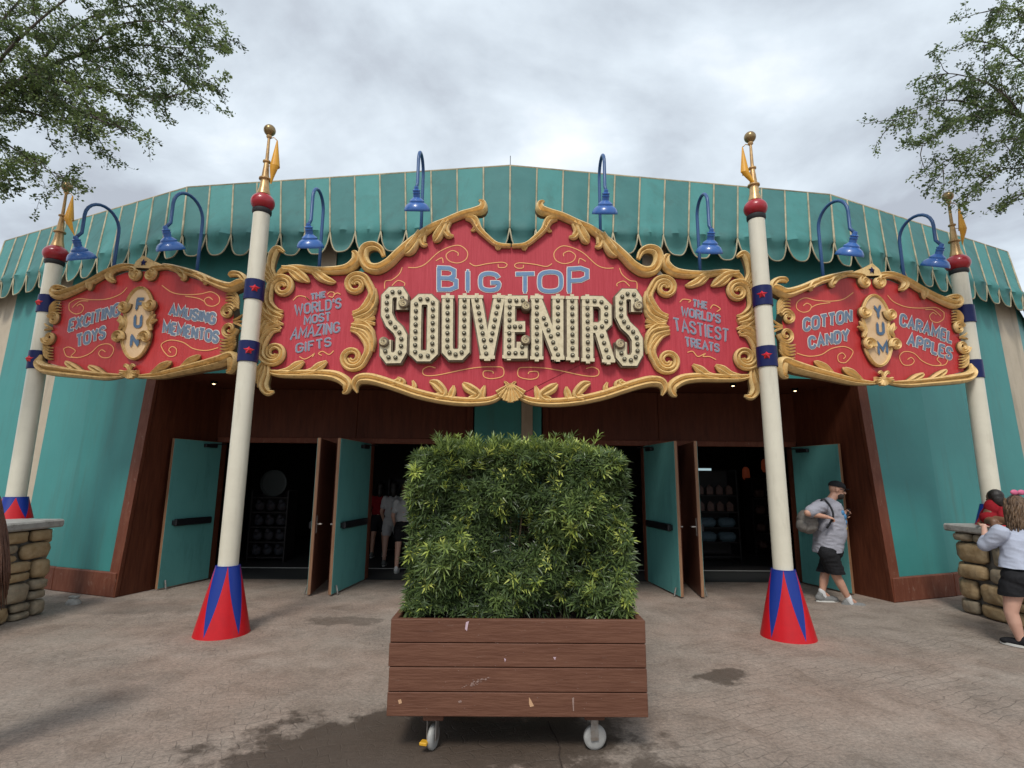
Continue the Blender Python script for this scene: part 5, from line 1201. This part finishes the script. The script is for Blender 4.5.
chain(mb, [hL, kL, lerp(kL, aL, .35), aL], [.10,.062,.062,.036]); chain(mb, [hR, kR, lerp(kR, aR, .35), aR], [.10,.062,.062,.036]); cap(mb, aL, aL+Vector((-.02,.06,-.045)), .036, .03); cap(mb, aR, aR+Vector((-.02,.06,-.045)), .036, .03)
remesh(mb, 'body', M['skin2'], root, .008, 3)
mb = MB(); 
torso(mb, [((hip.x, hip.y, hip.z-.02), .20, .155), (tuple(hip+Vector((0,0,.06))), .215, .16), (tuple(waist), .195, .14), (tuple(lerp(waist, chest, .5)), .195, .14), (tuple(chest), .205, .14), (tuple(neck+Vector((0,0,-.10))), .19, .11), (tuple(neck+Vector((0,0,-.05))), .12, .085), (tuple(neck+Vector((0,0,-.01))), .065, .065)])
chain(mb, [shL, elL, lerp(elL, haL, .25)], [.085,.07,.06]); chain(mb, [shR, elR, lerp(elR, haR, .25)], [.085,.07,.06]); remesh(mb, 'top', M['bluetee'], root, .011, 4, cuts=[((hip.x,0,PW(1020,568).z), (-.05,0,-1))])
mb = MB(); ell(mb, hip, (.215,.165,.15)); chain(mb, [hL, lerp(hL, kL, .75)], [.125,.115]); chain(mb, [hR, lerp(hR, kR, .75)], [.125,.115]); remesh(mb, 'shorts', M['blk'], root, .011, 4, cuts=[((hip.x,0,PW(1020,593).z), (.1,0,-1))])
mb = MB(); rg = random.Random(4); ell(mb, hd + Vector((0,-.015,.03)), (.095,.105,.10)); remesh(mb, 'hair_crown', M['hairb'], root, .009, 2)
mb = MB()
for k in range(170):
    a = R(rg.uniform(150, 395)); b = hd + Vector((.088*math.cos(a), .09*math.sin(a)*1.0, rg.uniform(.0,.10))); pts = [b]
    ln = rg.uniform(.22,.36); out = Vector((math.cos(a)*.5, -.35, 0)); ph = rg.random()*6
    for q in range(1, 9): t = q/8; pts.append(b + out*.12*t**.8 + Vector((.015*math.sin(ph+t*9), .012*math.cos(ph+t*8), -ln*t)))
    mb.tube(pts, [.011,.013,.014,.014,.013,.012,.010,.007,.003], 5)
mb.build('hair', M['hairb'], root, True)
for a_, t_ in ((aL, PW(1008, 641, .22)), (aR, PW(1030, 640, .3))):
    t2 = Vector((a_.x-.09, a_.y+.20, .01)); 
    shoe(root, a_, t2, M['blk'], M['sole'], 1.0)
mb = MB(); c0 = hd + Vector((0,-.01,.02)); mb.tube([c0 + Vector((.10*math.cos(R(a)), 0, .118*math.sin(R(a)))) for a in range(0, 181, 12)], .008, 6); hbnd = tag(mb.build('hair_band', M['haird'], None, True), 'headband with a pink bow on the brown-haired woman', 'headband')
mb = MB(); b = c0 + Vector((.035,0,.13))
for q in (-1, 1): ell(mb, b + Vector((q*.04,0,.01)), (.042,.02,.03)); ell(mb, b, (.014,.018,.016))
mb.build('bow', M['pink'], hbnd, True)
# ---- child on the pier cap
YC = 7.1
root = empty('person', (at(985,520,YC).x, YC, 1.16), 'small dark-haired child in a red top sitting on the right stone pier', 'person')
hd = at(994, 498, YC); s = .82; f = Vector((-.35,.9,-.1)).normalized(); bs = at(986, 519, YC); bs.z = 1.27
bs.x = hd.x-.10; tor = Vector((hd.x-.05, YC, 1.38)); neck = Vector((hd.x-.005, YC, hd.z-.11))
mb = MB(); head(mb, hd, f, (0,0,1), s); chain(mb, [bs, tor, neck, hd], [.075,.07,.04,.05]); hl = Vector((bs.x-.10, YC-.22, 1.24))
chain(mb, [bs + Vector((0,.06,-.02)), hl + Vector((0,.05,-.01)), hl + Vector((-.02,.03,-.1))], [.06,.045,.03]); chain(mb, [bs + Vector((0,-.06,-.02)), hl + Vector((.10,-.05,0)), hl + Vector((.10,-.07,-.1))], [.06,.045,.03])
for q in (-1, 1): s0 = neck + Vector((0,q*.10,-.05)); e0 = s0 + Vector((-.06,q*.04,-.12)); h0 = e0 + Vector((-.07,-.06,-.03)); chain(mb, [s0, e0, h0], [.038,.032,.02]); hand(mb, h0, (-1,-.4,-.1), (0,0,-1), .65, 30, q)
remesh(mb, 'body', M['skin3'], root, .007, 3); eyes(hd, f, (0,0,1), root, s)
mb = MB(); ell(mb, tor, (.075,.09,.12)); ell(mb, bs, (.10,.11,.08)); ell(mb, neck - Vector((0,0,.06)), (.06,.10,.05))
for q in (-1, 1): s0 = neck + Vector((0,q*.10,-.05)); cap(mb, s0, s0 + Vector((-.04,q*.03,-.07)), .055, .05)
remesh(mb, 'red_top', M['redcl'], root, .010, 4)
mb = MB(); ell(mb, hd + Vector((.01,-.02,.03)), (.085,.085,.085)); ell(mb, hd + Vector((.01,-.05,-.02)), (.075,.06,.10)); remesh(mb, 'hair', M['haird'], root, .009, 2)
# ---- long haired woman at the left edge
YL = 3.5; bx = -3.38
root = empty('person', (bx, YL, 0), 'person at the left edge of the picture, only their long auburn hair in view', 'person')
hd = Vector((bx, YL, 1.55)); f = Vector((-.5,.85,0)).normalized()
mb = MB(); head(mb, hd, f, (0,0,1)); chain(mb, [hd, (bx,YL,1.38),(bx,YL,1.25),(bx,YL,1.02),(bx,YL,.9)], [.05,.055,.13,.12,.14])
for q in (-1, 1):
    chain(mb, [(bx+q*.13,YL,1.30),(bx+q*.16,YL+.06,1.08),(bx+q*.04,YL+.22,1.10)], [.05,.04,.026]); hand(mb, (bx+q*.04,YL+.22,1.10), (-q*.8,.5,0.2), (0,0,-1), .95, 40, q)
    chain(mb, [(bx+q*.09,YL,.85),(bx+q*.09,YL+.02,.47),(bx+q*.09,YL,.09)], [.09,.058,.036])
remesh(mb, 'body', M['skin2'], root, .010, 3)
mb = MB(); ell(mb, (bx,YL,1.2), (.17,.13,.17)); ell(mb, (bx,YL,1.0), (.17,.13,.17)); [cap(mb, (bx+q*.13,YL,1.30), (bx+q*.15,YL+.03,1.17), .06, .055) for q in (-1,1)]; remesh(mb, 'top', M['whitecl'], root, .012, 4)
mb = MB(); ell(mb, (bx,YL,.9), (.17,.14,.14)); [cap(mb, (bx+q*.09,YL,.85), (bx+q*.09,YL+.01,.6), .10, .095) for q in (-1,1)]; remesh(mb, 'shorts', M['blk'], root, .012, 4)
for q in (-1, 1): shoe(root, (bx+q*.09,YL,.09), Vector((bx+q*.12, YL+.19, .012)), M['shoe'], M['sole'])
mb = MB(); ell(mb, hd + Vector((.01,-.02,.03)), (.10,.105,.105)); remesh(mb, 'hair_crown', M['hairl'], root, .01, 2); mb = MB()
for k in range(260):
    a = R(rg.uniform(165, 400)); b = hd + Vector((.09*math.cos(a), .095*math.sin(a), rg.uniform(-.02,.09))); pts = [b]; ln = rg.uniform(.50,.68)-.0; out = Vector((math.cos(a)*.55+.15, math.sin(a)*.4, 0)); ph = rg.random()*6
    for q in range(1, 9): t = q/8; pts.append(b + out*.26*t**.6 + Vector((.006*math.sin(ph+t*6), 0, -ln*t)))
    mb.tube(pts, [.009,.010,.010,.010,.009,.008,.007,.005,.002], 5)
mb.build('hair', M['hairl'], root, True)
# ---- shoppers seen through the left-centre doorway
def shopper(px, pyfoot, Y, label, top, bottom, hairm, skinm, h=1.65, step=.1, shoes='sole'):
    g = at(px, pyfoot, Y); x = g.x; root = empty('person', (x, Y, 0), label, 'person'); k = h/1.7; f = Vector((.15,1,0)).normalized()
    hd = Vector((x, Y, 1.58*k)); mb = MB(); head(mb, hd, f, (0,0,1), .95*k); chain(mb, [hd, (x,Y,1.42*k),(x,Y,1.25*k),(x,Y,1.05*k),(x,Y,.93*k)], [.05,.05,.12,.105,.13])
    for q in (-1, 1):
        sh = Vector((x+q*.17,Y,1.34*k)); el_ = Vector((x+q*.23,Y-.02,1.08*k)); ha = Vector((x+q*.21,Y+.12,.88*k)); chain(mb, [sh, el_, ha], [.045,.038,.024]); hand(mb, ha, (0,.5,-1), (-q,0,0), .9, 35, q)
        chain(mb, [(x+q*.09,Y,.88*k),(x+q*.10,Y+q*step*.8,.48*k),(x+q*.11,Y+q*step,.09)], [.09,.055,.034])
    remesh(mb, 'body', skinm, root, .010, 3)
    mb = MB(); ell(mb, (x,Y,1.24*k), (.185,.125,.17*k)); ell(mb, (x,Y,1.04*k), (.175,.125,.17*k)); [cap(mb, (x+q*.17,Y,1.34*k), (x+q*.205,Y-.01,1.18*k), .062, .058) for q in (-1,1)]; remesh(mb, 'top', top, root, .012, 4)
    mb = MB(); ell(mb, (x,Y,.9*k), (.18,.14,.13)); [cap(mb, (x+q*.09,Y,.86*k), (x+q*.10,Y+q*step*.4,.66*k), .105, .098) for q in (-1,1)]; remesh(mb, 'shorts', bottom, root, .012, 4)
    for q in (-1, 1): shoe(root, (x+q*.11,Y+q*step,.09), Vector((x+q*.12, Y+q*step+.19, .014)), M[shoes], M['sole'])
    mb = MB(); ell(mb, hd + Vector((0,-.02,.03)), (.092,.10,.10)); ell(mb, hd + Vector((0,-.07,-.08)), (.07,.05,.13)); remesh(mb, 'hair', hairm, root, .009, 2)
shopper(403, 571, 10.45, 'shopper in white top and black shorts in the doorway just left of the hedge', M['whitecl'], M['blk'], M['hairb'], M['skin2'], 1.62, .08, 'sock')
shopper(391, 561, 11.3, 'shopper in white shorts walking into the shop, further in than the black shorts', M['whitecl'], M['whitecl'], M['haird'], M['skin2'], 1.66, .15, 'shoe')
shopper(378, 549, 12.4, 'dim shopper in a red top deep inside the left-centre doorway', M['redcl'], M['blk'], M['haird'], M['skin'], 1.62, .1, 'shoe')
# ================================================================= TREES
M['oak'] = leafmat('oak_leaf', [(0, (.035,.055,.020)), (.35, (.085,.13,.040)), (.7, (.16,.22,.065)), (1, (.27,.33,.12))], .42, .5)
def oak(name, label, trunk, limbs, seed, Y, twig=(.18,.48), dens=1.0, nleaf=26):
    rg = random.Random(seed); rt = empty(name, trunk[0], label, 'tree'); tb = MB(); lb = MB(); lb.t = []
    tb.tube(trunk, [.34,.28,.25,.2][:len(trunk)], 14); top = trunk[-1]
    lm = MB()
    for li, L in enumerate(limbs):
        pts = []
        for (px, py, yy, r) in L: p = at(px, py, yy); pts.append((p.x, p.y, p.z, r))
        if L[0][3] > .05: pts = [(top[0], top[1], top[2], .16)] + pts
        P = catmull(pts, 6); lm.tube([p[:3] for p in P], [max(p[3]*(.62 if p[3] < .045 else 1), .003) for p in P], 7)
        for i in range(len(P)-1):
            a, b = Vector(P[i][:3]), Vector(P[i+1][:3]); ln = (b-a).length; r = P[i][3]
            for _ in range(int(ln*11*dens*L[0][3]**0 + rg.random())):
                t = rg.random(); s = a.lerp(b, t); d = Vector((rg.gauss(0,1), rg.gauss(0,1), rg.gauss(-.12,.75))).normalized(); d = (d*.9 + (b-a).normalized()*.7).normalized(); l = rg.uniform(*twig); 
                tw = [s]; cur = s
                for q in range(4): d = (d + Vector((rg.gauss(0,.25), rg.gauss(0,.25), rg.gauss(-.06,.22)))).normalized(); cur = cur + d*l/4; tw.append(cur)
                lm.tube(tw, [.007,.005,.004,.003,.002], 4, cap=False)
                tint0 = rg.uniform(.1,.75)
                for sub in range(3):
                    base = tw[rg.randint(1,4)]; d2 = (d + Vector((rg.gauss(0,.8), rg.gauss(0,.8), rg.gauss(-.1,.6)))).normalized(); l2 = l*rg.uniform(.3,.6)
                    lm.tube([base, base + d2*l2], [.003,.0015], 3, cap=False)
                    for q in range(int(nleaf*.4)):
                        u = rg.random()**.7; c = base + d2*l2*u + Vector((rg.gauss(0,.022), rg.gauss(0,.022), rg.gauss(0,.022)))
                        leaf1(lb, c, rg, tint0)
                for q in range(int(nleaf*.5)):
                    u = .2+.8*rg.random(); k = min(3, int(u*4)); c = Vector(tw[k]).lerp(Vector(tw[k+1]), u*4-k) + Vector((rg.gauss(0,.025), rg.gauss(0,.025), rg.gauss(0,.025))); leaf1(lb, c, rg, tint0)
    tb.build('trunk', M['bark'], rt, True); lm.build('limbs', M['bark'], rt, True); lb.build('crown', M['oak'], rt)
def leaf1(lb, c, rg, tint):
    d = Vector((rg.gauss(0,1), rg.gauss(0,1), rg.gauss(-.1,.7))).normalized(); s = d.orthogonal().normalized(); s = (s*math.cos(rg.random()*3.1)+d.cross(s)*math.sin(rg.random()*3.1)); L = rg.uniform(.030,.052); w = L*.26
    n = len(lb.v); lb.v += [tuple(c), tuple(c+d*L*.5+s*w), tuple(c+d*L), tuple(c+d*L*.5-s*w)]; lb.f.append((n, n+1, n+2, n+3)); lb.m.append(0); lb.t.append(min(1, max(0, tint+rg.uniform(-.15,.2))))
Lm = [
 [(-120,190,5.6,.10),(-40,120,5.8,.06),(30,75,6.0,.04),(80,55,6.1,.03),(130,45,6.1,.02),(180,48,6.2,.012),(222,46,6.2,.006)],
 [(30,75,6.0,.03),(80,85,5.8,.02),(130,95,5.8,.014),(175,95,5.9,.008),(212,78,5.9,.004)],
 [(30,75,6.0,.03),(60,100,5.7,.02),(95,118,5.6,.014),(125,130,5.6,.008),(128,138,5.6,.004)],
 [(-40,120,5.8,.04),(10,110,6.1,.03),(50,118,6.2,.02),(88,128,6.2,.01),(98,138,6.2,.005)],
 [(-40,120,5.8,.04),(0,140,6.0,.02),(30,160,6.0,.012),(52,172,6.0,.008),(68,180,6.0,.004)],
 [(-60,140,5.5,.04),(-20,160,5.7,.02),(5,175,5.7,.01),(12,196,5.7,.004)],
 [(30,75,6.0,.03),(70,30,6.2,.02),(110,10,6.2,.015),(150,5,6.2,.01),(185,12,6.2,.006),(200,18,6.2,.004)],
 [(80,55,6.1,.02),(120,25,5.8,.015),(165,22,5.8,.01),(208,28,5.8,.005)],
 [(-40,120,5.8,.04),(0,60,5.6,.03),(40,20,5.5,.02),(80,-10,5.5,.015),(120,-30,5.5,.01)],
 [(-40,120,5.8,.04),(-10,40,6.4,.03),(20,0,6.5,.02),(50,-30,6.5,.01)],
 [(80,55,6.1,.02),(110,70,6.4,.015),(145,75,6.5,.01),(185,70,6.5,.005)],
 [(-120,190,5.6,.08),(-160,80,5.5,.05),(-140,-20,5.6,.03),(-60,-70,5.8,.02),(40,-80,6.0,.01)],
]
oak('oak_tree', 'oak tree whose dense leafy branches reach in over the top left corner', [(-9.4,5.2,0),(-9.3,5.2,1.4),(-9.1,5.3,2.8),(-8.8,5.4,3.8)], Lm, 3, 6, dens=1.7, nleaf=54)
Rm = [
 [(1160,190,6.2,.09),(1090,150,6.3,.05),(1024,118,6.4,.03),(985,108,6.4,.02),(950,100,6.4,.014),(915,108,6.4,.008),(902,116,6.4,.005),(888,128,6.4,.003)],
 [(1024,118,6.4,.03),(990,85,6.4,.018),(960,75,6.4,.012),(942,74,6.4,.008),(934,78,6.4,.003)],
 [(1090,150,6.3,.04),(1040,80,6.5,.02),(1005,50,6.5,.015),(984,42,6.5,.01),(970,40,6.5,.004)],
 [(1090,150,6.3,.04),(1050,40,6.4,.02),(1015,10,6.4,.015),(985,12,6.4,.006),(975,14,6.4,.003)],
 [(985,108,6.4,.015),(950,125,6.2,.01),(932,140,6.2,.006),(920,146,6.2,.003)],
 [(1090,150,6.3,.04),(1045,140,6.1,.03),(1005,140,6.1,.015),(970,150,6.1,.01),(950,162,6.1,.005),(938,178,6.1,.003)],
 [(1090,150,6.3,.04),(1050,165,6.2,.02),(1020,168,6.3,.012),(995,172,6.3,.008),(968,195,6.3,.003)],
 [(1090,150,6.3,.03),(1060,190,6.4,.012),(1035,190,6.4,.008),(1012,198,6.4,.003)],
 [(1050,40,6.4,.02),(1035,-20,6.4,.012),(1000,-40,6.4,.006)],
 [(1024,118,6.4,.02),(1005,95,6.1,.012),(985,80,6.1,.006)],
 [(1160,190,6.2,.06),(1140,60,6.3,.04),(1110,-20,6.4,.02),(1060,-60,6.4,.01)],
]
oak('oak_tree', 'oak tree whose lighter, sparser branches reach in over the top right corner', [(9.6,5.8,0),(9.5,5.8,1.4),(9.3,5.9,2.8),(9.0,6.0,3.9)], Rm, 8, 6.3, dens=1.35, nleaf=46)
# ================================================================= GROUND
gm = bpy.data.materials.new('stamped_concrete'); gm.use_nodes = True; nt = gm.node_tree; N = nt.nodes; L = nt.links; b = N['Principled BSDF']; b.inputs['Roughness'].default_value = .82
tc = N.new('ShaderNodeTexCoord'); OB = tc.outputs['Object']
def noise(sc, det=6, rough=.6, vec=None, dist=0):
    n = N.new('ShaderNodeTexNoise'); n.inputs['Scale'].default_value = sc; n.inputs['Detail'].default_value = det; n.inputs['Roughness'].default_value = rough; n.inputs['Distortion'].default_value = dist; L.new(vec or OB, n.inputs['Vector']); return n.outputs[0]
def ramp(src, *st):
    r = N.new('ShaderNodeValToRGB'); e = r.color_ramp.elements; e[0].position, c = st[0]; e[0].color = (*c, 1); e[1].position, c = st[-1]; e[1].color = (*c, 1)
    for p_, c in st[1:-1]: q = e.new(p_); q.color = (*c, 1)
    L.new(src, r.inputs[0]); return r.outputs[0]
def mix(f, a, b_, mode='MIX'):
    m = N.new('ShaderNodeMix'); m.data_type = 'RGBA'; m.blend_type = mode
    for k, x in (('Factor', f), ('A', a), ('B', b_)):
        if isinstance(x, (int, float)): m.inputs[k].default_value = x
        elif isinstance(x, tuple): m.inputs[k].default_value = (*x, 1)
        else: L.new(x, m.inputs[k])
    return m.outputs['Result']
def mt(op, a, b_=None):
    q = N.new('ShaderNodeMath'); q.operation = op
    for i, x in enumerate((a, b_)):
        if x is None: continue
        if isinstance(x, (int, float)): q.inputs[i].default_value = x
        else: L.new(x, q.inputs[i])
    return q.outputs[0]
base = ramp(noise(1.1, 8, .62, dist=.4), (.30, (.165,.128,.098)), (.5, (.262,.212,.170)), (.7, (.355,.30,.25)))
pink = ramp(noise(.5, 4), (.4, (.31,.27,.235)), (.62, (.36,.255,.205)))
col = mix(.45, base, pink)
grain = ramp(noise(34, 12, .9), (.37, (.34,.33,.32)), (.5, (.96,.95,.94)), (.64, (1.6,1.56,1.52)))
mid_ = ramp(noise(3.2, 9, .72, dist=.6), (.34, (.76,.73,.70)), (.5, (.98,.97,.96)), (.66, (1.12,1.11,1.10)))
col = mix(1.0, col, mid_, 'MULTIPLY')
col = mix(.8, col, grain, 'MULTIPLY')
mp = N.new('ShaderNodeMapping'); mp.inputs['Rotation'].default_value = (0,0,R(32)); mp.inputs['Scale'].default_value = (1.0, 3.2, 1); L.new(OB, mp.inputs[0])
streak = ramp(noise(9, 9, .78, mp.outputs[0], .3), (.33, (.55,.53,.50)), (.43, (1,1,1)))
col = mix(.7, col, streak, 'MULTIPLY')
# stamped block pattern (worn)
nv = N.new('ShaderNodeTexNoise'); nv.inputs['Scale'].default_value = 3.5; L.new(OB, nv.inputs['Vector'])
va = N.new('ShaderNodeVectorMath'); va.operation = 'MULTIPLY_ADD'; va.inputs[1].default_value = (.16,.16,0); L.new(nv.outputs['Color'], va.inputs[0]); L.new(OB, va.inputs[2])
mp2 = N.new('ShaderNodeMapping'); mp2.inputs['Rotation'].default_value = (0,0,R(-24)); L.new(va.outputs[0], mp2.inputs[0])
br = N.new('ShaderNodeTexBrick'); br.inputs['Scale'].default_value = 3.4; br.inputs['Mortar Size'].default_value = .018; br.inputs['Mortar Smooth'].default_value = .6; br.inputs['Brick Width'].default_value = .62; br.inputs['Row Height'].default_value = .34; L.new(mp2.outputs[0], br.inputs['Vector'])
wear = ramp(noise(.9, 3), (.42, (0,0,0)), (.6, (1,1,1))); groove = mt('MULTIPLY', br.outputs['Fac'], wear)
col = mix(mt('MULTIPLY', groove, .30), col, (.06,.048,.04))
# wet / dirty stains at the place they have on the ground
def stain(c, rx, ry, rot=0, ns=2.6, amt=.5):
    m_ = N.new('ShaderNodeMapping'); m_.vector_type = 'TEXTURE'; m_.inputs['Location'].default_value = (c[0], c[1], 0); m_.inputs['Rotation'].default_value = (0,0,R(rot)); m_.inputs['Scale'].default_value = (rx, ry, 1); L.new(OB, m_.inputs[0])
    ln = N.new('ShaderNodeVectorMath'); ln.operation = 'LENGTH'; L.new(m_.outputs[0], ln.inputs[0])
    d = mt('ADD', ln.outputs['Value'], mt('MULTIPLY', mt('SUBTRACT', noise(ns, 7, .7), .5), 2.4))
    r = N.new('ShaderNodeMapRange'); r.inputs['From Min'].default_value = .72; r.inputs['From Max'].default_value = 1.0; r.inputs['To Min'].default_value = amt; r.inputs['To Max'].default_value = 0; L.new(d, r.inputs['Value']); return r.outputs[0]
w1 = onz(400, 745, 0); w2 = onz(722, 676, 0); w3 = onz(345, 621, 0); w4 = onz(545, 760, 0)
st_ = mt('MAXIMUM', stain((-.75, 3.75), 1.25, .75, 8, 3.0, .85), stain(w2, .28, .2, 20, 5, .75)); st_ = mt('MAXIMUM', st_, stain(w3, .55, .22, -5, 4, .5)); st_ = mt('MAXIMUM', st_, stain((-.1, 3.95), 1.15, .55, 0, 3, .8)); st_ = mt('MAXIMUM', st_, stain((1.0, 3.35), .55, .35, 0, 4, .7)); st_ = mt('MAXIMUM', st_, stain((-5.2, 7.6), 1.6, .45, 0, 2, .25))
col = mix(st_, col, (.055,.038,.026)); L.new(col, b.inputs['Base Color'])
rg_ = N.new('ShaderNodeMapRange'); rg_.inputs['To Min'].default_value = .85; rg_.inputs['To Max'].default_value = .5; L.new(st_, rg_.inputs['Value']); L.new(rg_.outputs[0], b.inputs['Roughness'])
hgt = mt('ADD', mt('MULTIPLY', noise(34, 12, .9), .45), mt('MULTIPLY', noise(9, 9, .78, mp.outputs[0], .3), .55)); hgt = mt('SUBTRACT', hgt, mt('MULTIPLY', groove, .3))
bp = N.new('ShaderNodeBump'); bp.inputs['Strength'].default_value = .75; bp.inputs['Distance'].default_value = .02; L.new(hgt, bp.inputs['Height']); L.new(bp.outputs[0], b.inputs['Normal'])
mb = MB(); mb.face([(-400,-400,0),(400,-400,0),(400,400,0),(-400,400,0)]); g = mb.build('ground', gm); tag(g, kind='structure')
# crack running under the planter
mb = MB(); pts = [onz(x, y, 0) for x, y in ((548,722),(551,730),(556,738),(560,748),(559,756),(562,768),(561,785))]; rb, cl = ribbon([(p.x, p.y) for p in pts], .010)
for k in range(len(rb)-1): a_, b_ = rb[k], rb[k+1]; mb.face([(q.x, q.y, .004) for q in (a_[0], a_[1], b_[1], b_[0])])
tag(mb.build('ground_crack', M['soil']), kind='structure')
# ================================================================= LIGHT AND SKY
w = bpy.data.worlds.new('World'); scene.world = w; w.use_nodes = True; nt = w.node_tree; N = nt.nodes; L = nt.links; bg = N['Background']
SUN_EL, SUN_AZ = R(50), R(195)
sky = N.new('ShaderNodeTexSky'); sky.sky_type = 'NISHITA'; sky.sun_disc = False; sky.sun_elevation = SUN_EL; sky.sun_rotation = SUN_AZ; sky.air_density = 1; sky.dust_density = 2
tc = N.new('ShaderNodeTexCoord'); OB = tc.outputs['Generated']
sp = N.new('ShaderNodeSeparateXYZ'); L.new(OB, sp.inputs[0]); zz = mt('ADD', mt('MAXIMUM', sp.outputs[2], 0.0), .22)
cv = N.new('ShaderNodeCombineXYZ'); L.new(mt('DIVIDE', sp.outputs[0], zz), cv.inputs[0]); L.new(mt('DIVIDE', sp.outputs[1], zz), cv.inputs[1])
n1 = noise(1.15, 9, .55, cv.outputs[0], .35); n2 = noise(2.6, 8, .55, cv.outputs[0], .3); nn_ = mt('ADD', mt('MULTIPLY', n1, .7), mt('MULTIPLY', n2, .3))
cl = ramp(nn_, (.395, (3.4,3.68,4.15)), (.46, (4.4,4.88,5.4)), (.53, (5.5,6.1,6.65)), (.60, (7.1,7.5,7.9)))
cl = mix(1.0, cl, (1.0,1.0,1.0), 'MULTIPLY')
fin = mix(.93, sky.outputs[0], cl); L.new(fin, bg.inputs['Color']); bg.inputs['Strength'].default_value = .083
sl = bpy.data.lights.new('sun', 'SUN'); so = bpy.data.objects.new('sun', sl); COL.objects.link(so); sl.energy = 1.3; sl.angle = R(14); sl.color = (1,.96,.9)
sd_ = Vector((math.sin(SUN_AZ)*math.cos(SUN_EL), math.cos(SUN_AZ)*math.cos(SUN_EL), math.sin(SUN_EL))); so.rotation_euler = sd_.to_track_quat('Z', 'Y').to_euler()
scene.view_settings.view_transform = 'Standard'; scene.view_settings.look = 'None'; scene.view_settings.exposure = .87; scene.view_settings.gamma = 1
